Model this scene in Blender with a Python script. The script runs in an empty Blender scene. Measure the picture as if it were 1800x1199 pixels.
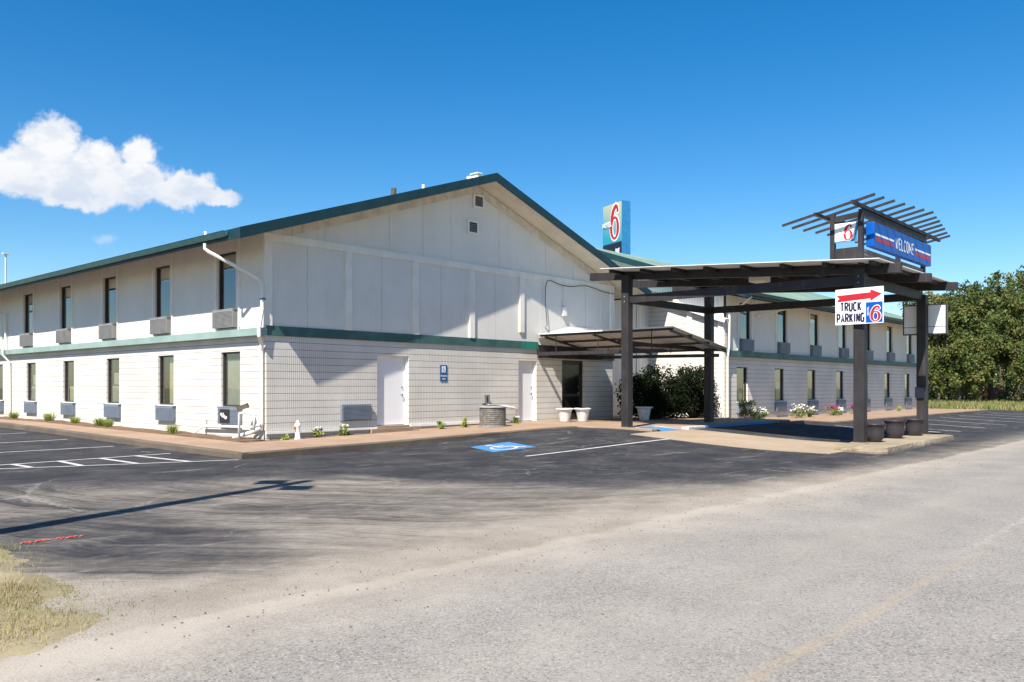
import bpy, math, random
import numpy as np
from mathutils import Vector, Matrix
random.seed(7); rng = np.random.default_rng(7)
SC = bpy.context.scene; COL = SC.collection
rad = math.radians

# ---------------------------------------------------------------- camera
cam = bpy.data.cameras.new('camera'); co = bpy.data.objects.new('camera', cam); COL.objects.link(co)
SC.camera = co
AZ = rad(42)
FWD = Vector((math.cos(AZ), math.sin(AZ), 0)); RGT = Vector((math.sin(AZ), -math.cos(AZ), 0))
co.location = (-12.580, -20.356, 1.6)
co.rotation_euler = (rad(90), 0, AZ - rad(90))
cam.sensor_width = 36; cam.lens = 36*1479/1800; cam.shift_y = 82/1800
cam.clip_end = 5000; cam.clip_start = .05
# ---------------------------------------------------------------- light
SUN = Vector((-2.95, -1.0, 3.62)).normalized()
EL = math.asin(SUN.z); ROT = math.atan2(SUN.x, SUN.y)
sl = bpy.data.lights.new('sun', 'SUN'); sl.energy = 5.0; sl.angle = rad(.53); sl.color = (1, .94, .84)
so = bpy.data.objects.new('sun', sl); COL.objects.link(so)
so.rotation_euler = SUN.to_track_quat('Z', 'Y').to_euler()
SC.view_settings.view_transform = 'Standard'; SC.view_settings.look = 'None'
SC.view_settings.exposure = .92; SC.view_settings.gamma = 1.0

class NT:
    """small node-tree builder"""
    def __init__(s, tree): s.t = tree; s.n = tree.nodes; s.l = tree.links
    def node(s, ty, **kw):
        n = s.n.new(ty)
        for k, v in kw.items(): setattr(n, k, v)
        return n
    def put(s, sock, v):
        if hasattr(v, 'links') or isinstance(v, bpy.types.NodeSocket): s.l.new(v, sock)
        elif isinstance(v, (int, float)): sock.default_value = v
        else:
            v = tuple(v)
            if len(sock.default_value) == 4 and len(v) == 3: v = v + (1,)
            sock.default_value = v
    def m(s, op, a, b=0.0, c=0.0, clamp=False):
        n = s.node('ShaderNodeMath', operation=op, use_clamp=clamp)
        s.put(n.inputs[0], a); s.put(n.inputs[1], b); s.put(n.inputs[2], c); return n.outputs[0]
    def mix(s, f, a, b, mode='MIX'):
        n = s.node('ShaderNodeMix', data_type='RGBA', blend_type=mode)
        s.put(n.inputs[0], f); s.put(n.inputs[6], a); s.put(n.inputs[7], b); return n.outputs[2]
    def noise(s, vec, scale, detail=4, rough=.55, dist=0):
        n = s.node('ShaderNodeTexNoise'); s.put(n.inputs['Vector'], vec)
        n.inputs['Scale'].default_value = scale; n.inputs['Detail'].default_value = detail
        n.inputs['Roughness'].default_value = rough; n.inputs['Distortion'].default_value = dist
        return n.outputs[0]
    def vor(s, vec, scale, out=0, feature='F1'):
        n = s.node('ShaderNodeTexVoronoi', feature=feature); s.put(n.inputs['Vector'], vec)
        n.inputs['Scale'].default_value = scale; return n.outputs[out]
    def step(s, v, a, b):
        n = s.node('ShaderNodeMapRange', interpolation_type='SMOOTHSTEP')
        s.put(n.inputs[0], v); n.inputs[1].default_value = a; n.inputs[2].default_value = b; return n.outputs[0]
    def sep(s, v):
        n = s.node('ShaderNodeSeparateXYZ'); s.l.new(v, n.inputs[0]); return n.outputs
    def comb(s, x, y, z):
        n = s.node('ShaderNodeCombineXYZ'); s.put(n.inputs[0], x); s.put(n.inputs[1], y); s.put(n.inputs[2], z); return n.outputs[0]
    def dot(s, v, c):
        n = s.node('ShaderNodeVectorMath', operation='DOT_PRODUCT'); s.l.new(v, n.inputs[0]); n.inputs[1].default_value = tuple(c); return n.outputs['Value']

# ---------------------------------------------------------------- world: Nishita sky with one cumulus
W = bpy.data.worlds.new('World'); SC.world = W; W.use_nodes = True
w = NT(W.node_tree); w.n.clear()
sky = w.node('ShaderNodeTexSky', sky_type='NISHITA'); sky.sun_disc = False
sky.sun_elevation = EL; sky.sun_rotation = ROT; sky.air_density = 1.0; sky.dust_density = .35; sky.ozone_density = 2.2; sky.altitude = 100
tc = w.node('ShaderNodeTexCoord'); d = tc.outputs['Generated']
df = w.m('MAXIMUM', w.dot(d, FWD), .05)
u = w.m('DIVIDE', w.dot(d, RGT), df); v = w.m('DIVIDE', w.sep(d)[2], df)
uv = w.comb(u, v, 0)
wu = w.m('ADD', u, w.m('MULTIPLY', w.m('SUBTRACT', w.noise(uv, 26, 6, .6), .5), .035))
wv = w.m('ADD', v, w.m('MULTIPLY', w.m('SUBTRACT', w.noise(w.comb(v, u, 3), 26, 6, .6), .5), .035))
def blob(px, py, rx, ry, uu, vv):
    a = w.m('MULTIPLY', w.m('SUBTRACT', uu, (px-900)/1479), 1479/rx); b = w.m('MULTIPLY', w.m('SUBTRACT', vv, (681.5-py)/1479), 1479/ry)
    return w.m('SUBTRACT', 1.0, w.m('SQRT', w.m('ADD', w.m('MULTIPLY', a, a), w.m('MULTIPLY', b, b))))
BL = [(88, 250, 62, 52), (60, 300, 120, 55), (165, 288, 62, 48), (243, 268, 36, 36), (238, 322, 75, 48), (320, 335, 75, 36),
      (150, 330, 120, 44), (375, 348, 62, 17), (-10, 300, 60, 46), (140, 350, 90, 22)]
f = None
for b in BL:
    x = blob(*b, wu, wv); f = x if f is None else w.m('SMOOTH_MAX', f, x, .12)
f2 = blob(186, 419, 34, 12, wu, wv)
fine = w.m('MULTIPLY', w.m('SUBTRACT', w.noise(uv, 90, 6, .65), .5), .25)
mask = w.step(w.m('ADD', f, w.m('MULTIPLY', fine, 1.8)), -.02, .36)
mask = w.m('MULTIPLY', mask, w.step(df, .1, .2))
thin = w.m('MULTIPLY', w.step(w.m('ADD', f2, fine), 0, .9), .35)
lump = w.noise(w.comb(u, w.m('MULTIPLY', v, 1.7), 0), 24, 5, .6)
lowv = w.step(v, (681.5-375)/1479, (681.5-270)/1479)
shade = w.m('ADD', w.m('MULTIPLY', w.step(lump, .36, .6), .55), w.m('MULTIPLY', lowv, .45))
ccol = w.mix(shade, (3.5, 3.95, 4.7), (5.3, 5.3, 5.3))
hs = w.node('ShaderNodeHueSaturation'); hs.inputs['Saturation'].default_value = 1.46; hs.inputs['Value'].default_value = .84
w.l.new(sky.outputs[0], hs.inputs['Color'])
skyc = w.mix(w.m('MAXIMUM', w.m('MULTIPLY', mask, .96), thin), hs.outputs[0], ccol)
bg = w.node('ShaderNodeBackground'); w.l.new(skyc, bg.inputs[0]); bg.inputs[1].default_value = .10
wo = w.node('ShaderNodeOutputWorld'); w.l.new(bg.outputs[0], wo.inputs[0])

# ---------------------------------------------------------------- mesh helpers
class MB:
    def __init__(s): s.v = []; s.f = []
    def q(s, *pts):
        n = len(s.v); s.v += [tuple(p) for p in pts]; s.f.append(tuple(range(n, n+len(pts)))); return s
    def box(s, x0, x1, y0, y1, z0, z1):
        n = len(s.v)
        s.v += [(x0,y0,z0),(x1,y0,z0),(x1,y1,z0),(x0,y1,z0),(x0,y0,z1),(x1,y0,z1),(x1,y1,z1),(x0,y1,z1)]
        s.f += [tuple(n+i for i in t) for t in ((0,3,2,1),(4,5,6,7),(0,1,5,4),(1,2,6,5),(2,3,7,6),(3,0,4,7))]; return s
    def beam(s, p, q, w_, h_, up=(0,0,1)):
        p = Vector(p); q = Vector(q); t = (q-p).normalized(); a = t.cross(Vector(up)).normalized(); b = a.cross(t)
        n = len(s.v)
        for c in (p, q):
            for sa, sb in ((-1,-1),(1,-1),(1,1),(-1,1)): s.v.append(tuple(c + a*sa*w_/2 + b*sb*h_/2))
        s.f += [tuple(n+i for i in t) for t in ((3,2,1,0),(4,5,6,7),(0,1,5,4),(1,2,6,5),(2,3,7,6),(3,0,4,7))]; return s
    def tube(s, pts, r, seg=10, caps=True):
        pts = [Vector(p) for p in pts]; rs = r if isinstance(r, (list, tuple)) else [r]*len(pts)
        n0 = len(s.v); prev = None
        for i, p in enumerate(pts):
            t = (pts[min(i+1, len(pts)-1)] - pts[max(i-1, 0)]).normalized()
            if prev is None: a = t.orthogonal().normalized()
            else: a = (prev - t*prev.dot(t)).normalized()
            prev = a; b = t.cross(a)
            for k in range(seg):
                an = 2*math.pi*k/seg; s.v.append(tuple(p + (a*math.cos(an) + b*math.sin(an))*rs[i]))
        for i in range(len(pts)-1):
            for k in range(seg):
                a0 = n0+i*seg+k; a1 = n0+i*seg+(k+1) % seg; s.f.append((a0, a1, a1+seg, a0+seg))
        if caps:
            s.f.append(tuple(n0+k for k in range(seg))[::-1]); s.f.append(tuple(n0+(len(pts)-1)*seg+k for k in range(seg)))
        return s
    def lathe(s, prof, seg=24, c=(0,0,0)):
        n0 = len(s.v)
        for r, z in prof:
            for k in range(seg):
                a = 2*math.pi*k/seg; s.v.append((c[0]+r*math.cos(a), c[1]+r*math.sin(a), c[2]+z))
        for i in range(len(prof)-1):
            for k in range(seg):
                a0 = n0+i*seg+k; a1 = n0+i*seg+(k+1) % seg; s.f.append((a0, a1, a1+seg, a0+seg))
        return s
    def add(s, vs, fs):
        n = len(s.v); s.v += [tuple(p) for p in vs]; s.f += [tuple(n+i for i in f) for f in fs]; return s
    def mesh(s, name, off=(0,0,0), smooth=False):
        me = bpy.data.meshes.new(name)
        me.from_pydata([(a-off[0], b-off[1], c-off[2]) for a, b, c in s.v], [], s.f); me.validate(); me.update()
        if smooth: me.polygons.foreach_set('use_smooth', [True]*len(me.polygons))
        return me

def worldpos(o):
    p = Vector(o.location)
    while o.parent: o = o.parent; p += o.location
    return p
def part(name, mb, mat, parent=None, smooth=False, label=None):
    off = worldpos(parent) if parent else (0, 0, 0)
    me = mb.mesh(name, off, smooth); me.materials.append(mat)
    o = bpy.data.objects.new(name, me); COL.objects.link(o); o.parent = parent
    if label: o['label'] = label
    return o
def thing(name, label, cat, loc=(0,0,0), rz=0, group=None):
    o = bpy.data.objects.new(name, None); COL.objects.link(o); o.location = loc; o.rotation_euler = (0,0,rz)
    o['label'] = label; o['category'] = cat
    if group: o['group'] = group
    return o
def tag(o, label, cat, group=None, kind=None):
    o['label'] = label; o['category'] = cat
    if group: o['group'] = group
    if kind: o['kind'] = kind
    return o
def struct(name, mb, mat, label, smooth=False):
    o = part(name, mb, mat, None, smooth); o['kind'] = 'structure'; o['label'] = label; o['category'] = name.replace('_', ' '); return o
def link(name, me, parent=None, loc=(0,0,0), rz=0):
    o = bpy.data.objects.new(name, me); COL.objects.link(o); o.parent = parent; o.location = loc; o.rotation_euler = (0,0,rz); return o
def copy_tree(o, parent=None):
    c = o.copy(); COL.objects.link(c); c.parent = parent
    for ch in list(o.children): copy_tree(ch, c)
    return c
def bevel(o, wd, seg=2):
    m_ = o.modifiers.new('bevel', 'BEVEL'); m_.width = wd; m_.segments = seg; m_.limit_method = 'ANGLE'; return o

# ---------------------------------------------------------------- materials
def newmat(name):
    m_ = bpy.data.materials.new(name); m_.use_nodes = True; t = NT(m_.node_tree); t.n.clear()
    p = t.node('ShaderNodeBsdfPrincipled'); o = t.node('ShaderNodeOutputMaterial'); t.l.new(p.outputs[0], o.inputs[0])
    g = t.node('ShaderNodeNewGeometry')
    return m_, t, p, g.outputs['Position']
def bump(t, p, h, strength=.4, dist=.02):
    b = t.node('ShaderNodeBump'); t.l.new(h, b.inputs['Height']); b.inputs['Strength'].default_value = strength; b.inputs['Distance'].default_value = dist
    t.l.new(b.outputs[0], p.inputs['Normal'])
def paint(name, col, rough=.6, var=.10, scale=3, metal=0, grime=.0, spec=.3, bmp=.0):
    m_, t, p, pos = newmat(name)
    n = t.noise(pos, scale, 5, .6); n2 = t.noise(pos, scale*14, 3)
    dk = tuple(c*(1-var*2.2) for c in col)
    c = t.mix(t.step(n, .35, .65), dk, col)
    c = t.mix(t.m('MULTIPLY', t.step(n2, .4, .7), var), c, tuple(min(1, x*1.15) for x in col))
    if grime:
        x, y, z = t.sep(pos)
        st = t.noise(t.comb(t.m('MULTIPLY', x, 6), t.m('MULTIPLY', y, 6), t.m('MULTIPLY', z, .5)), 1.2, 5, .65)
        c = t.mix(t.m('MULTIPLY', t.step(st, .52, .78), grime), c, (.23, .2, .16))
    t.l.new(c, p.inputs['Base Color']); p.inputs['Roughness'].default_value = rough; p.inputs['Metallic'].default_value = metal
    p.inputs['Specular IOR Level'].default_value = spec
    if bmp: bump(t, p, n2, bmp, .01)
    return m_
M = {}
M['wallup'] = paint('painted plywood siding', (.69, .665, .62), .7, .03, .8, grime=.12, bmp=.15)
M['trimw'] = paint('cream trim paint', (.78, .74, .67), .6, .04, 2, grime=.12)
M['soffit'] = paint('soffit paint', (.74, .66, .53), .75, .06, 1.2, grime=.2)
M['green'] = paint('dark green fascia paint', (.012, .042, .052), .45, .12, 2)
M['belt'] = paint('green belt paint', (.055, .13, .125), .5, .14, 1.5, grime=.12)
M['gutter'] = paint('teal gutter paint', (.028, .085, .092), .35, .12, 2)
M['white'] = paint('white paint', (.78, .77, .75), .5, .04, 3, grime=.12)
M['doorw'] = paint('white door paint', (.78, .76, .76), .45, .03, 1)
M['brown'] = paint('dark brown paint', (.034, .030, .032), .55, .16, 2, grime=.16, bmp=.1)
M['bronze'] = paint('dark bronze aluminium', (.05, .04, .035), .4, .1, 5)
M['grey'] = paint('grey metal grille', (.25, .245, .24), .55, .08, 3)
M['blgrey'] = paint('blue grey metal', (.17, .20, .25), .5, .08, 2)
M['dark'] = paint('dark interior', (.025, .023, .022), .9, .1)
M['steel'] = paint('galvanised steel', (.66, .67, .67), .5, .06, 3)
M['red'] = paint('red sign vinyl', (.44, .018, .03), .45, .05)
M['navy'] = paint('navy lettering', (.012, .014, .06), .5, .05)
M['blue'] = paint('blue sign face', (.0, .085, .40), .4, .05)
M['hblue'] = paint('handicap sign blue', (.01, .09, .26), .45, .06)
M['wsign'] = paint('white sign face', (.80, .80, .80), .4, .02)
M['teal'] = paint('teal sign side', (.03, .20, .42), .4, .08)
M['black'] = paint('black sign panel', (.012, .015, .03), .4, .05)
M['potb'] = paint('plum brown plastic', (.042, .037, .042), .42, .08, 4)
M['potw'] = paint('weathered white pot', (.72, .71, .69), .7, .08, 8, grime=.45, bmp=.5)
M['cable'] = paint('black cable', (.02, .02, .02), .6)
M['bark'] = paint('tree bark', (.13, .105, .08), .9, .2, 6, bmp=.5)
M['stem'] = paint('brown stem', (.09, .06, .04), .9, .2, 6)
M['curtain'] = paint('beige curtain', (.36, .33, .22), .85, .06, 3)
M['curtg'] = paint('grey green blind', (.27, .275, .235), .85, .06, 3)
M['carred'] = paint('red car paint', (.25, .01, .012), .25, .03, spec=.6)
M['tyre'] = paint('black rubber', (.02, .02, .02), .8)
M['soil'] = paint('mulch soil', (.20, .125, .08), .95, .25, 18, bmp=1.0)

def mk_block(name, flute):
    m_, t, p, pos = newmat(name)
    x, y, z = t.sep(pos)
    s = t.m('ADD', x, y)                                        # runs along whichever wall it is on
    fz = t.m('FRACT', t.m('DIVIDE', z, .2045)); fu = t.m('FRACT', t.m('DIVIDE', s, .0667)); fb = t.m('FRACT', t.m('DIVIDE', s, .40))
    gz = t.m('MAXIMUM', t.step(fz, .07, .02), t.step(fz, .95, .99))
    gu = t.m('MAXIMUM', t.step(fu, .17, .03), t.step(fu, .83, .97))
    big = t.noise(pos, .7, 5, .6); sm = t.noise(pos, 30, 4)
    c = t.mix(t.step(big, .3, .7), (.56, .53, .485), (.66, .63, .58))
    c = t.mix(t.m('MULTIPLY', t.step(sm, .45, .75), .16), c, (.62, .58, .50))
    gu = t.m('MULTIPLY', gu, t.m('MULTIPLY', t.step(t.noise(pos, .55, 3), .28, .6), flute))
    c = t.mix(gu, c, (.36, .32, .27))
    c = t.mix(t.m('MULTIPLY', gz, t.m('ADD', .5, t.m('MULTIPLY', t.noise(pos, 3, 3), .5))), c, (.15, .13, .11))
    lowd = t.m('MULTIPLY', t.step(t.m('ADD', z, t.m('MULTIPLY', t.noise(pos, 4, 4), .35)), .75, .25), .35)   # splash stains at the foot
    c = t.mix(lowd, c, (.40, .32, .24))
    t.l.new(c, p.inputs['Base Color']); p.inputs['Roughness'].default_value = .8; p.inputs['Specular IOR Level'].default_value = .2
    h = t.m('SUBTRACT', t.m('SUBTRACT', t.m('MULTIPLY', sm, .25), t.m('MULTIPLY', gz, 1.0)), t.m('MULTIPLY', gu, .8))
    bump(t, p, h, .5, .012)
    return m_
M['block'] = mk_block('painted fluted block', .95)
M['blockL'] = mk_block('painted block side', .14)
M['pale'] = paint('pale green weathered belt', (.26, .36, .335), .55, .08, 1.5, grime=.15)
M['glint'] = paint('bright sheet edge', (.80, .80, .78), .4, .02)
def mk_ribbed():
    m_, t, p, pos = newmat('painted ribbed panel')
    x, y, z = t.sep(pos); s = t.m('ADD', x, y)
    fu = t.m('FRACT', t.m('DIVIDE', s, .14)); g = t.m('MAXIMUM', t.step(fu, .14, .02), t.step(fu, .86, .98))
    c = t.mix(t.m('MULTIPLY', g, .6), (.70, .69, .67), (.3, .28, .26)); t.l.new(c, p.inputs['Base Color']); p.inputs['Roughness'].default_value = .7
    bump(t, p, t.m('MULTIPLY', g, -1), .6, .02); return m_
M['ribbed'] = mk_ribbed()
def mk_roof():
    m_, t, p, pos = newmat('green shingle roof')
    n = t.noise(pos, .5, 5, .6); n2 = t.vor(pos, 9, 1)
    c = t.mix(t.step(n, .3, .7), (.12, .20, .155), (.20, .285, .225)); c = t.mix(.25, c, n2, 'OVERLAY')
    t.l.new(c, p.inputs['Base Color']); p.inputs['Roughness'].default_value = .85; bump(t, p, t.noise(pos, 12, 3), .5, .02); return m_
M['roof'] = mk_roof()
def mk_conc(name, a, b, stain=.4, joints=0):
    m_, t, p, pos = newmat(name)
    n = t.noise(pos, .8, 6, .65); n2 = t.noise(pos, 22, 5, .7); n3 = t.noise(pos, 5, 5, .6)
    c = t.mix(t.step(n, .3, .7), a, b); c = t.mix(t.m('MULTIPLY', t.step(n2, .45, .8), .3), c, tuple(x*.55 for x in a))
    c = t.mix(t.m('MULTIPLY', t.step(n3, .55, .75), stain), c, (.15, .12, .09))
    if joints:
        x, y, z = t.sep(pos)
        for q_ in (x, y):
            fr = t.m('FRACT', t.m('DIVIDE', t.m('ADD', q_, .3), joints)); c = t.mix(t.m('MULTIPLY', t.step(fr, .018, .004), .6), c, (.1, .08, .06))
    t.l.new(c, p.inputs['Base Color']); p.inputs['Roughness'].default_value = .9; bump(t, p, t.m('ADD', n2, n3), .5, .015); return m_
M['conc'] = mk_conc('tan concrete walk', (.27, .175, .115), (.34, .235, .16), .22, 1.5)
M['drive'] = mk_conc('pale concrete drive', (.30, .225, .155), (.36, .285, .205), .2)
M['stone'] = mk_conc('worn kerb concrete', (.235, .185, .125), (.33, .27, .19), .75)
M['kerbc'] = mk_conc('stained kerb', (.085, .065, .05), (.14, .11, .08), .6)
def mk_glass():
    m_ = bpy.data.materials.new('window glass'); m_.use_nodes = True; t = NT(m_.node_tree); t.n.clear()
    o = t.node('ShaderNodeOutputMaterial'); tr = t.node('ShaderNodeBsdfTransparent'); tr.inputs[0].default_value = (.88, .90, .88, 1)
    gl = t.node('ShaderNodeBsdfGlossy'); gl.inputs['Roughness'].default_value = .02; gl.inputs[0].default_value = (.9, .95, 1, 1)
    fr = t.node('ShaderNodeLayerWeight'); fr.inputs[0].default_value = .5
    g = t.node('ShaderNodeNewGeometry'); bp = t.node('ShaderNodeBump'); bp.inputs['Strength'].default_value = .03; bp.inputs['Distance'].default_value = .05
    t.l.new(t.noise(g.outputs['Position'], 1.3, 2), bp.inputs['Height']); t.l.new(bp.outputs[0], gl.inputs['Normal'])
    mx = t.node('ShaderNodeMixShader'); t.l.new(t.m('ADD', t.m('MULTIPLY', t.m('POWER', fr.outputs[1], 3.0), .7), .15, clamp=True), mx.inputs[0]); t.l.new(tr.outputs[0], mx.inputs[1]); t.l.new(gl.outputs[0], mx.inputs[2]); t.l.new(mx.outputs[0], o.inputs[0]); return m_
M['glass'] = mk_glass()
def mk_pave():
    m_, t, p, pos = newmat('pavement')
    at = t.node('ShaderNodeVertexColor', layer_name='mask'); R_, G_, B_ = t.sep(at.outputs[0])
    x, y, z = t.sep(pos)
    n1 = t.noise(pos, .9, 7, .65); n2 = t.noise(pos, 7, 6, .7); n3 = t.noise(pos, 60, 4, .7)
    cx0 = t.m('SUBTRACT', x, 3.0); cy0 = t.m('ADD', y, 5.0)
    wx = t.m('ADD', t.m('SQRT', t.m('ADD', t.m('MULTIPLY', cx0, cx0), t.m('MULTIPLY', cy0, cy0))), t.m('MULTIPLY', t.noise(pos, .45, 3), 1.3))
    th = t.m('MULTIPLY', t.m('ARCTAN2', cy0, t.m('MULTIPLY', cx0, -1)), 9.0)
    strk = t.noise(t.comb(t.m('MULTIPLY', wx, 2.4), t.m('MULTIPLY', th, .14), 0), 1.0, 5, .62)
    strf = t.noise(t.comb(t.m('MULTIPLY', wx, 13), t.m('MULTIPLY', th, .3), 3), 1.0, 4, .6)
    dk = t.mix(t.step(n1, .25, .75), (.020, .021, .026), (.035, .036, .042))
    dk = t.mix(t.m('MULTIPLY', t.step(n3, .50, .8), .45), dk, (.085, .085, .085))
    # thin pale scuffs and hairline cracks
    cr = t.vor(t.comb(t.m('ADD', x, t.m('MULTIPLY', n2, .5)), t.m('ADD', y, t.m('MULTIPLY', n1, .8)), 0), .42, 0, 'DISTANCE_TO_EDGE')
    crk = t.m('MULTIPLY', t.step(cr, .007, .002), t.step(t.noise(pos, .35, 3), .49, .6))
    dk = t.mix(t.m('MULTIPLY', crk, .5), dk, (.30, .29, .28))
    scf = t.noise(t.comb(t.m('MULTIPLY', x, .35), t.m('MULTIPLY', y, 1.6), 5), 1.4, 6, .75)
    dk = t.mix(t.m('MULTIPLY', t.step(scf, .55, .72), .40), dk, (.34, .32, .30))
    ag = t.vor(pos, 70, 1); agn = t.sep(ag)[0]; ag2 = t.vor(pos, 130, 1); ag2n = t.sep(ag2)[1]
    rd = t.mix(t.step(n1, .25, .75), (.225, .208, .188), (.275, .256, .234))
    rd = t.mix(t.m('MULTIPLY', t.step(agn, .80, .92), .62), rd, (.085, .08, .08))
    rd = t.mix(t.m('MULTIPLY', t.step(agn, .25, .08), .5), rd, (.40, .37, .33))
    rd = t.mix(t.m('MULTIPLY', t.step(ag2n, .72, .95), .45), rd, (.09, .085, .085))
    ts = t.noise(t.comb(t.m('MULTIPLY', x, .05), t.m('MULTIPLY', y, .9), 0), 1.0, 4)
    rd = t.mix(t.m('MULTIPLY', t.step(ts, .45, .65), .3), rd, (.31, .28, .245))
    ck = t.vor(t.comb(t.m('ADD', x, t.m('MULTIPLY', n2, .35)), t.m('ADD', y, t.m('MULTIPLY', n2, .35)), 9), .30, 0, 'DISTANCE_TO_EDGE')
    rd = t.mix(t.m('MULTIPLY', t.step(ck, .006, .001), t.m('MULTIPLY', t.step(t.noise(pos, .22, 2), .5, .6), .35)), rd, (.10, .09, .08))
    fyc = t.m('ABSOLUTE', t.m('SUBTRACT', t.m('ADD', y, t.m('MULTIPLY', t.m('SUBTRACT', n1, .5), .10)), -18.25))     # worn yellow centre line
    fy = t.m('MULTIPLY', t.step(fyc, .07, .035), t.m('MULTIPLY', t.step(n2, .28, .62), t.step(x, 0.5, -7.0)))
    rd = t.mix(t.m('MULTIPLY', fy, .36), rd, (.38, .29, .18))
    fw = t.m('MULTIPLY', t.step(t.m('ABSOLUTE', t.m('SUBTRACT', y, -18.15)), .06, .03), t.m('MULTIPLY', t.step(n2, .4, .7), t.step(x, -4.5, -2)))
    rd = t.mix(t.m('MULTIPLY', fw, .5), rd, (.46, .43, .38))
    rm = t.step(t.m('ADD', G_, t.m('MULTIPLY', t.m('SUBTRACT', n1, .5), .7)), .4, .6)
    base = t.mix(rm, dk, rd)
    dust = t.mix(t.step(n1, .3, .7), (.335, .285, .225), (.415, .362, .30))
    dust = t.mix(t.m('MULTIPLY', t.step(n3, .52, .75), .4), dust, (.15, .135, .12))
    sv = t.m('ADD', t.m('MULTIPLY', t.m('SUBTRACT', strk, .5), 1.5), t.m('MULTIPLY', t.m('SUBTRACT', strf, .5), 1.3))
    sv = t.m('MULTIPLY', sv, t.m('MULTIPLY', B_, .88))
    dm = t.m('ADD', R_, t.m('ADD', sv, t.m('MULTIPLY', t.m('SUBTRACT', t.m('ADD', n1, n2), 1.0), .6)))
    dm = t.m('MULTIPLY', t.step(dm, -.15, 1.15), .95)
    dm = t.m('MULTIPLY', dm, t.m('ADD', .55, t.m('MULTIPLY', t.step(n3, .38, .58), .45)))
    c = t.mix(dm, base, dust)
    # a few dark stones
    pb = t.vor(pos, 3.1); c = t.mix(t.step(pb, .045, .03), c, (.10, .085, .07))
    t.l.new(c, p.inputs['Base Color']); p.inputs['Roughness'].default_value = .88; p.inputs['Specular IOR Level'].default_value = .2
    bump(t, p, t.m('ADD', n3, t.m('MULTIPLY', agn, .8)), .55, .012)
    return m_
M['pave'] = mk_pave()
def mk_ground():
    m_, t, p, pos = newmat('dry grass ground')
    n = t.noise(pos, .35, 6, .65); n2 = t.noise(pos, 9, 6, .7)
    c = t.mix(t.step(n, .35, .65), (.12, .135, .04), (.24, .20, .10)); c = t.mix(t.step(n2, .4, .7), c, (.13, .15, .05))
    t.l.new(c, p.inputs['Base Color']); p.inputs['Roughness'].default_value = .95; bump(t, p, n2, 1, .08); return m_
M['ground'] = mk_ground()
def mk_markpaint(name, col, worn=.45):
    m_, t, p, pos = newmat(name)
    n = t.noise(pos, 5, 6, .7); n2 = t.noise(pos, 45, 4, .7)
    f_ = t.m('MULTIPLY', t.step(t.m('ADD', t.m('MULTIPLY', n, .6), t.m('MULTIPLY', n2, .4)), .50, .66), worn*1.6, clamp=True)
    c = t.mix(f_, col, (.06, .057, .062)); t.l.new(c, p.inputs['Base Color']); p.inputs['Roughness'].default_value = .8; return m_
M['lpaint'] = mk_markpaint('worn white line paint', (.50, .49, .48))
M['bpaint'] = mk_markpaint('blue line paint', (.045, .19, .40), .4)
M['rpaint'] = mk_markpaint('red spray paint', (.70, .10, .07), .5)
def mk_leaf(name, a, b, tr=.25):
    m_, t, p, pos = newmat(name)
    oi = t.node('ShaderNodeObjectInfo')
    n = t.noise(pos, .9, 3); n2 = t.noise(pos, 14, 2)
    c = t.mix(t.step(t.m('ADD', t.m('MULTIPLY', n, .55), t.m('MULTIPLY', n2, .45)), .36, .62), a, b)
    c = t.mix(t.m('MULTIPLY', oi.outputs['Random'], .35), c, tuple(x*1.3+.01 for x in b))
    t.l.new(c, p.inputs['Base Color']); p.inputs['Roughness'].default_value = .6; p.inputs['Specular IOR Level'].default_value = .25
    o = [x for x in t.n if x.type == 'OUTPUT_MATERIAL'][0]
    ts = t.node('ShaderNodeBsdfTranslucent'); t.l.new(c, ts.inputs[0]); mx = t.node('ShaderNodeMixShader'); mx.inputs[0].default_value = tr
    t.l.new(p.outputs[0], mx.inputs[1]); t.l.new(ts.outputs[0], mx.inputs[2]); t.l.new(mx.outputs[0], o.inputs[0]); return m_
M['leafA'] = mk_leaf('leaves mid green', (.03, .05, .012), (.12, .15, .036))
M['leafB'] = mk_leaf('leaves olive', (.05, .06, .016), (.18, .175, .048))
M['leafC'] = mk_leaf('leaves dark', (.016, .03, .009), (.065, .09, .027))
M['leafr'] = mk_leaf('shaded shrub leaves', (.007, .014, .006), (.018, .026, .011))  # canopy shade over the entrance shrubs is put into the leaf colour
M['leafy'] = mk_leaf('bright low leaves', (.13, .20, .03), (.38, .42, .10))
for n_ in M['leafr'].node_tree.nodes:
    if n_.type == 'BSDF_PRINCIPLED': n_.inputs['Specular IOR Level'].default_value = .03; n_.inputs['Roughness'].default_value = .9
M['petw'] = paint('white petals', (.8, .8, .78), .6, .02)
M['petp'] = paint('magenta petals', (.45, .03, .22), .6, .1)
M['blade'] = mk_leaf('dry grass blades', (.26, .20, .08), (.42, .34, .17), .3)
M['bladeg'] = mk_leaf('green grass blades', (.10, .14, .03), (.20, .23, .06), .3)

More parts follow.
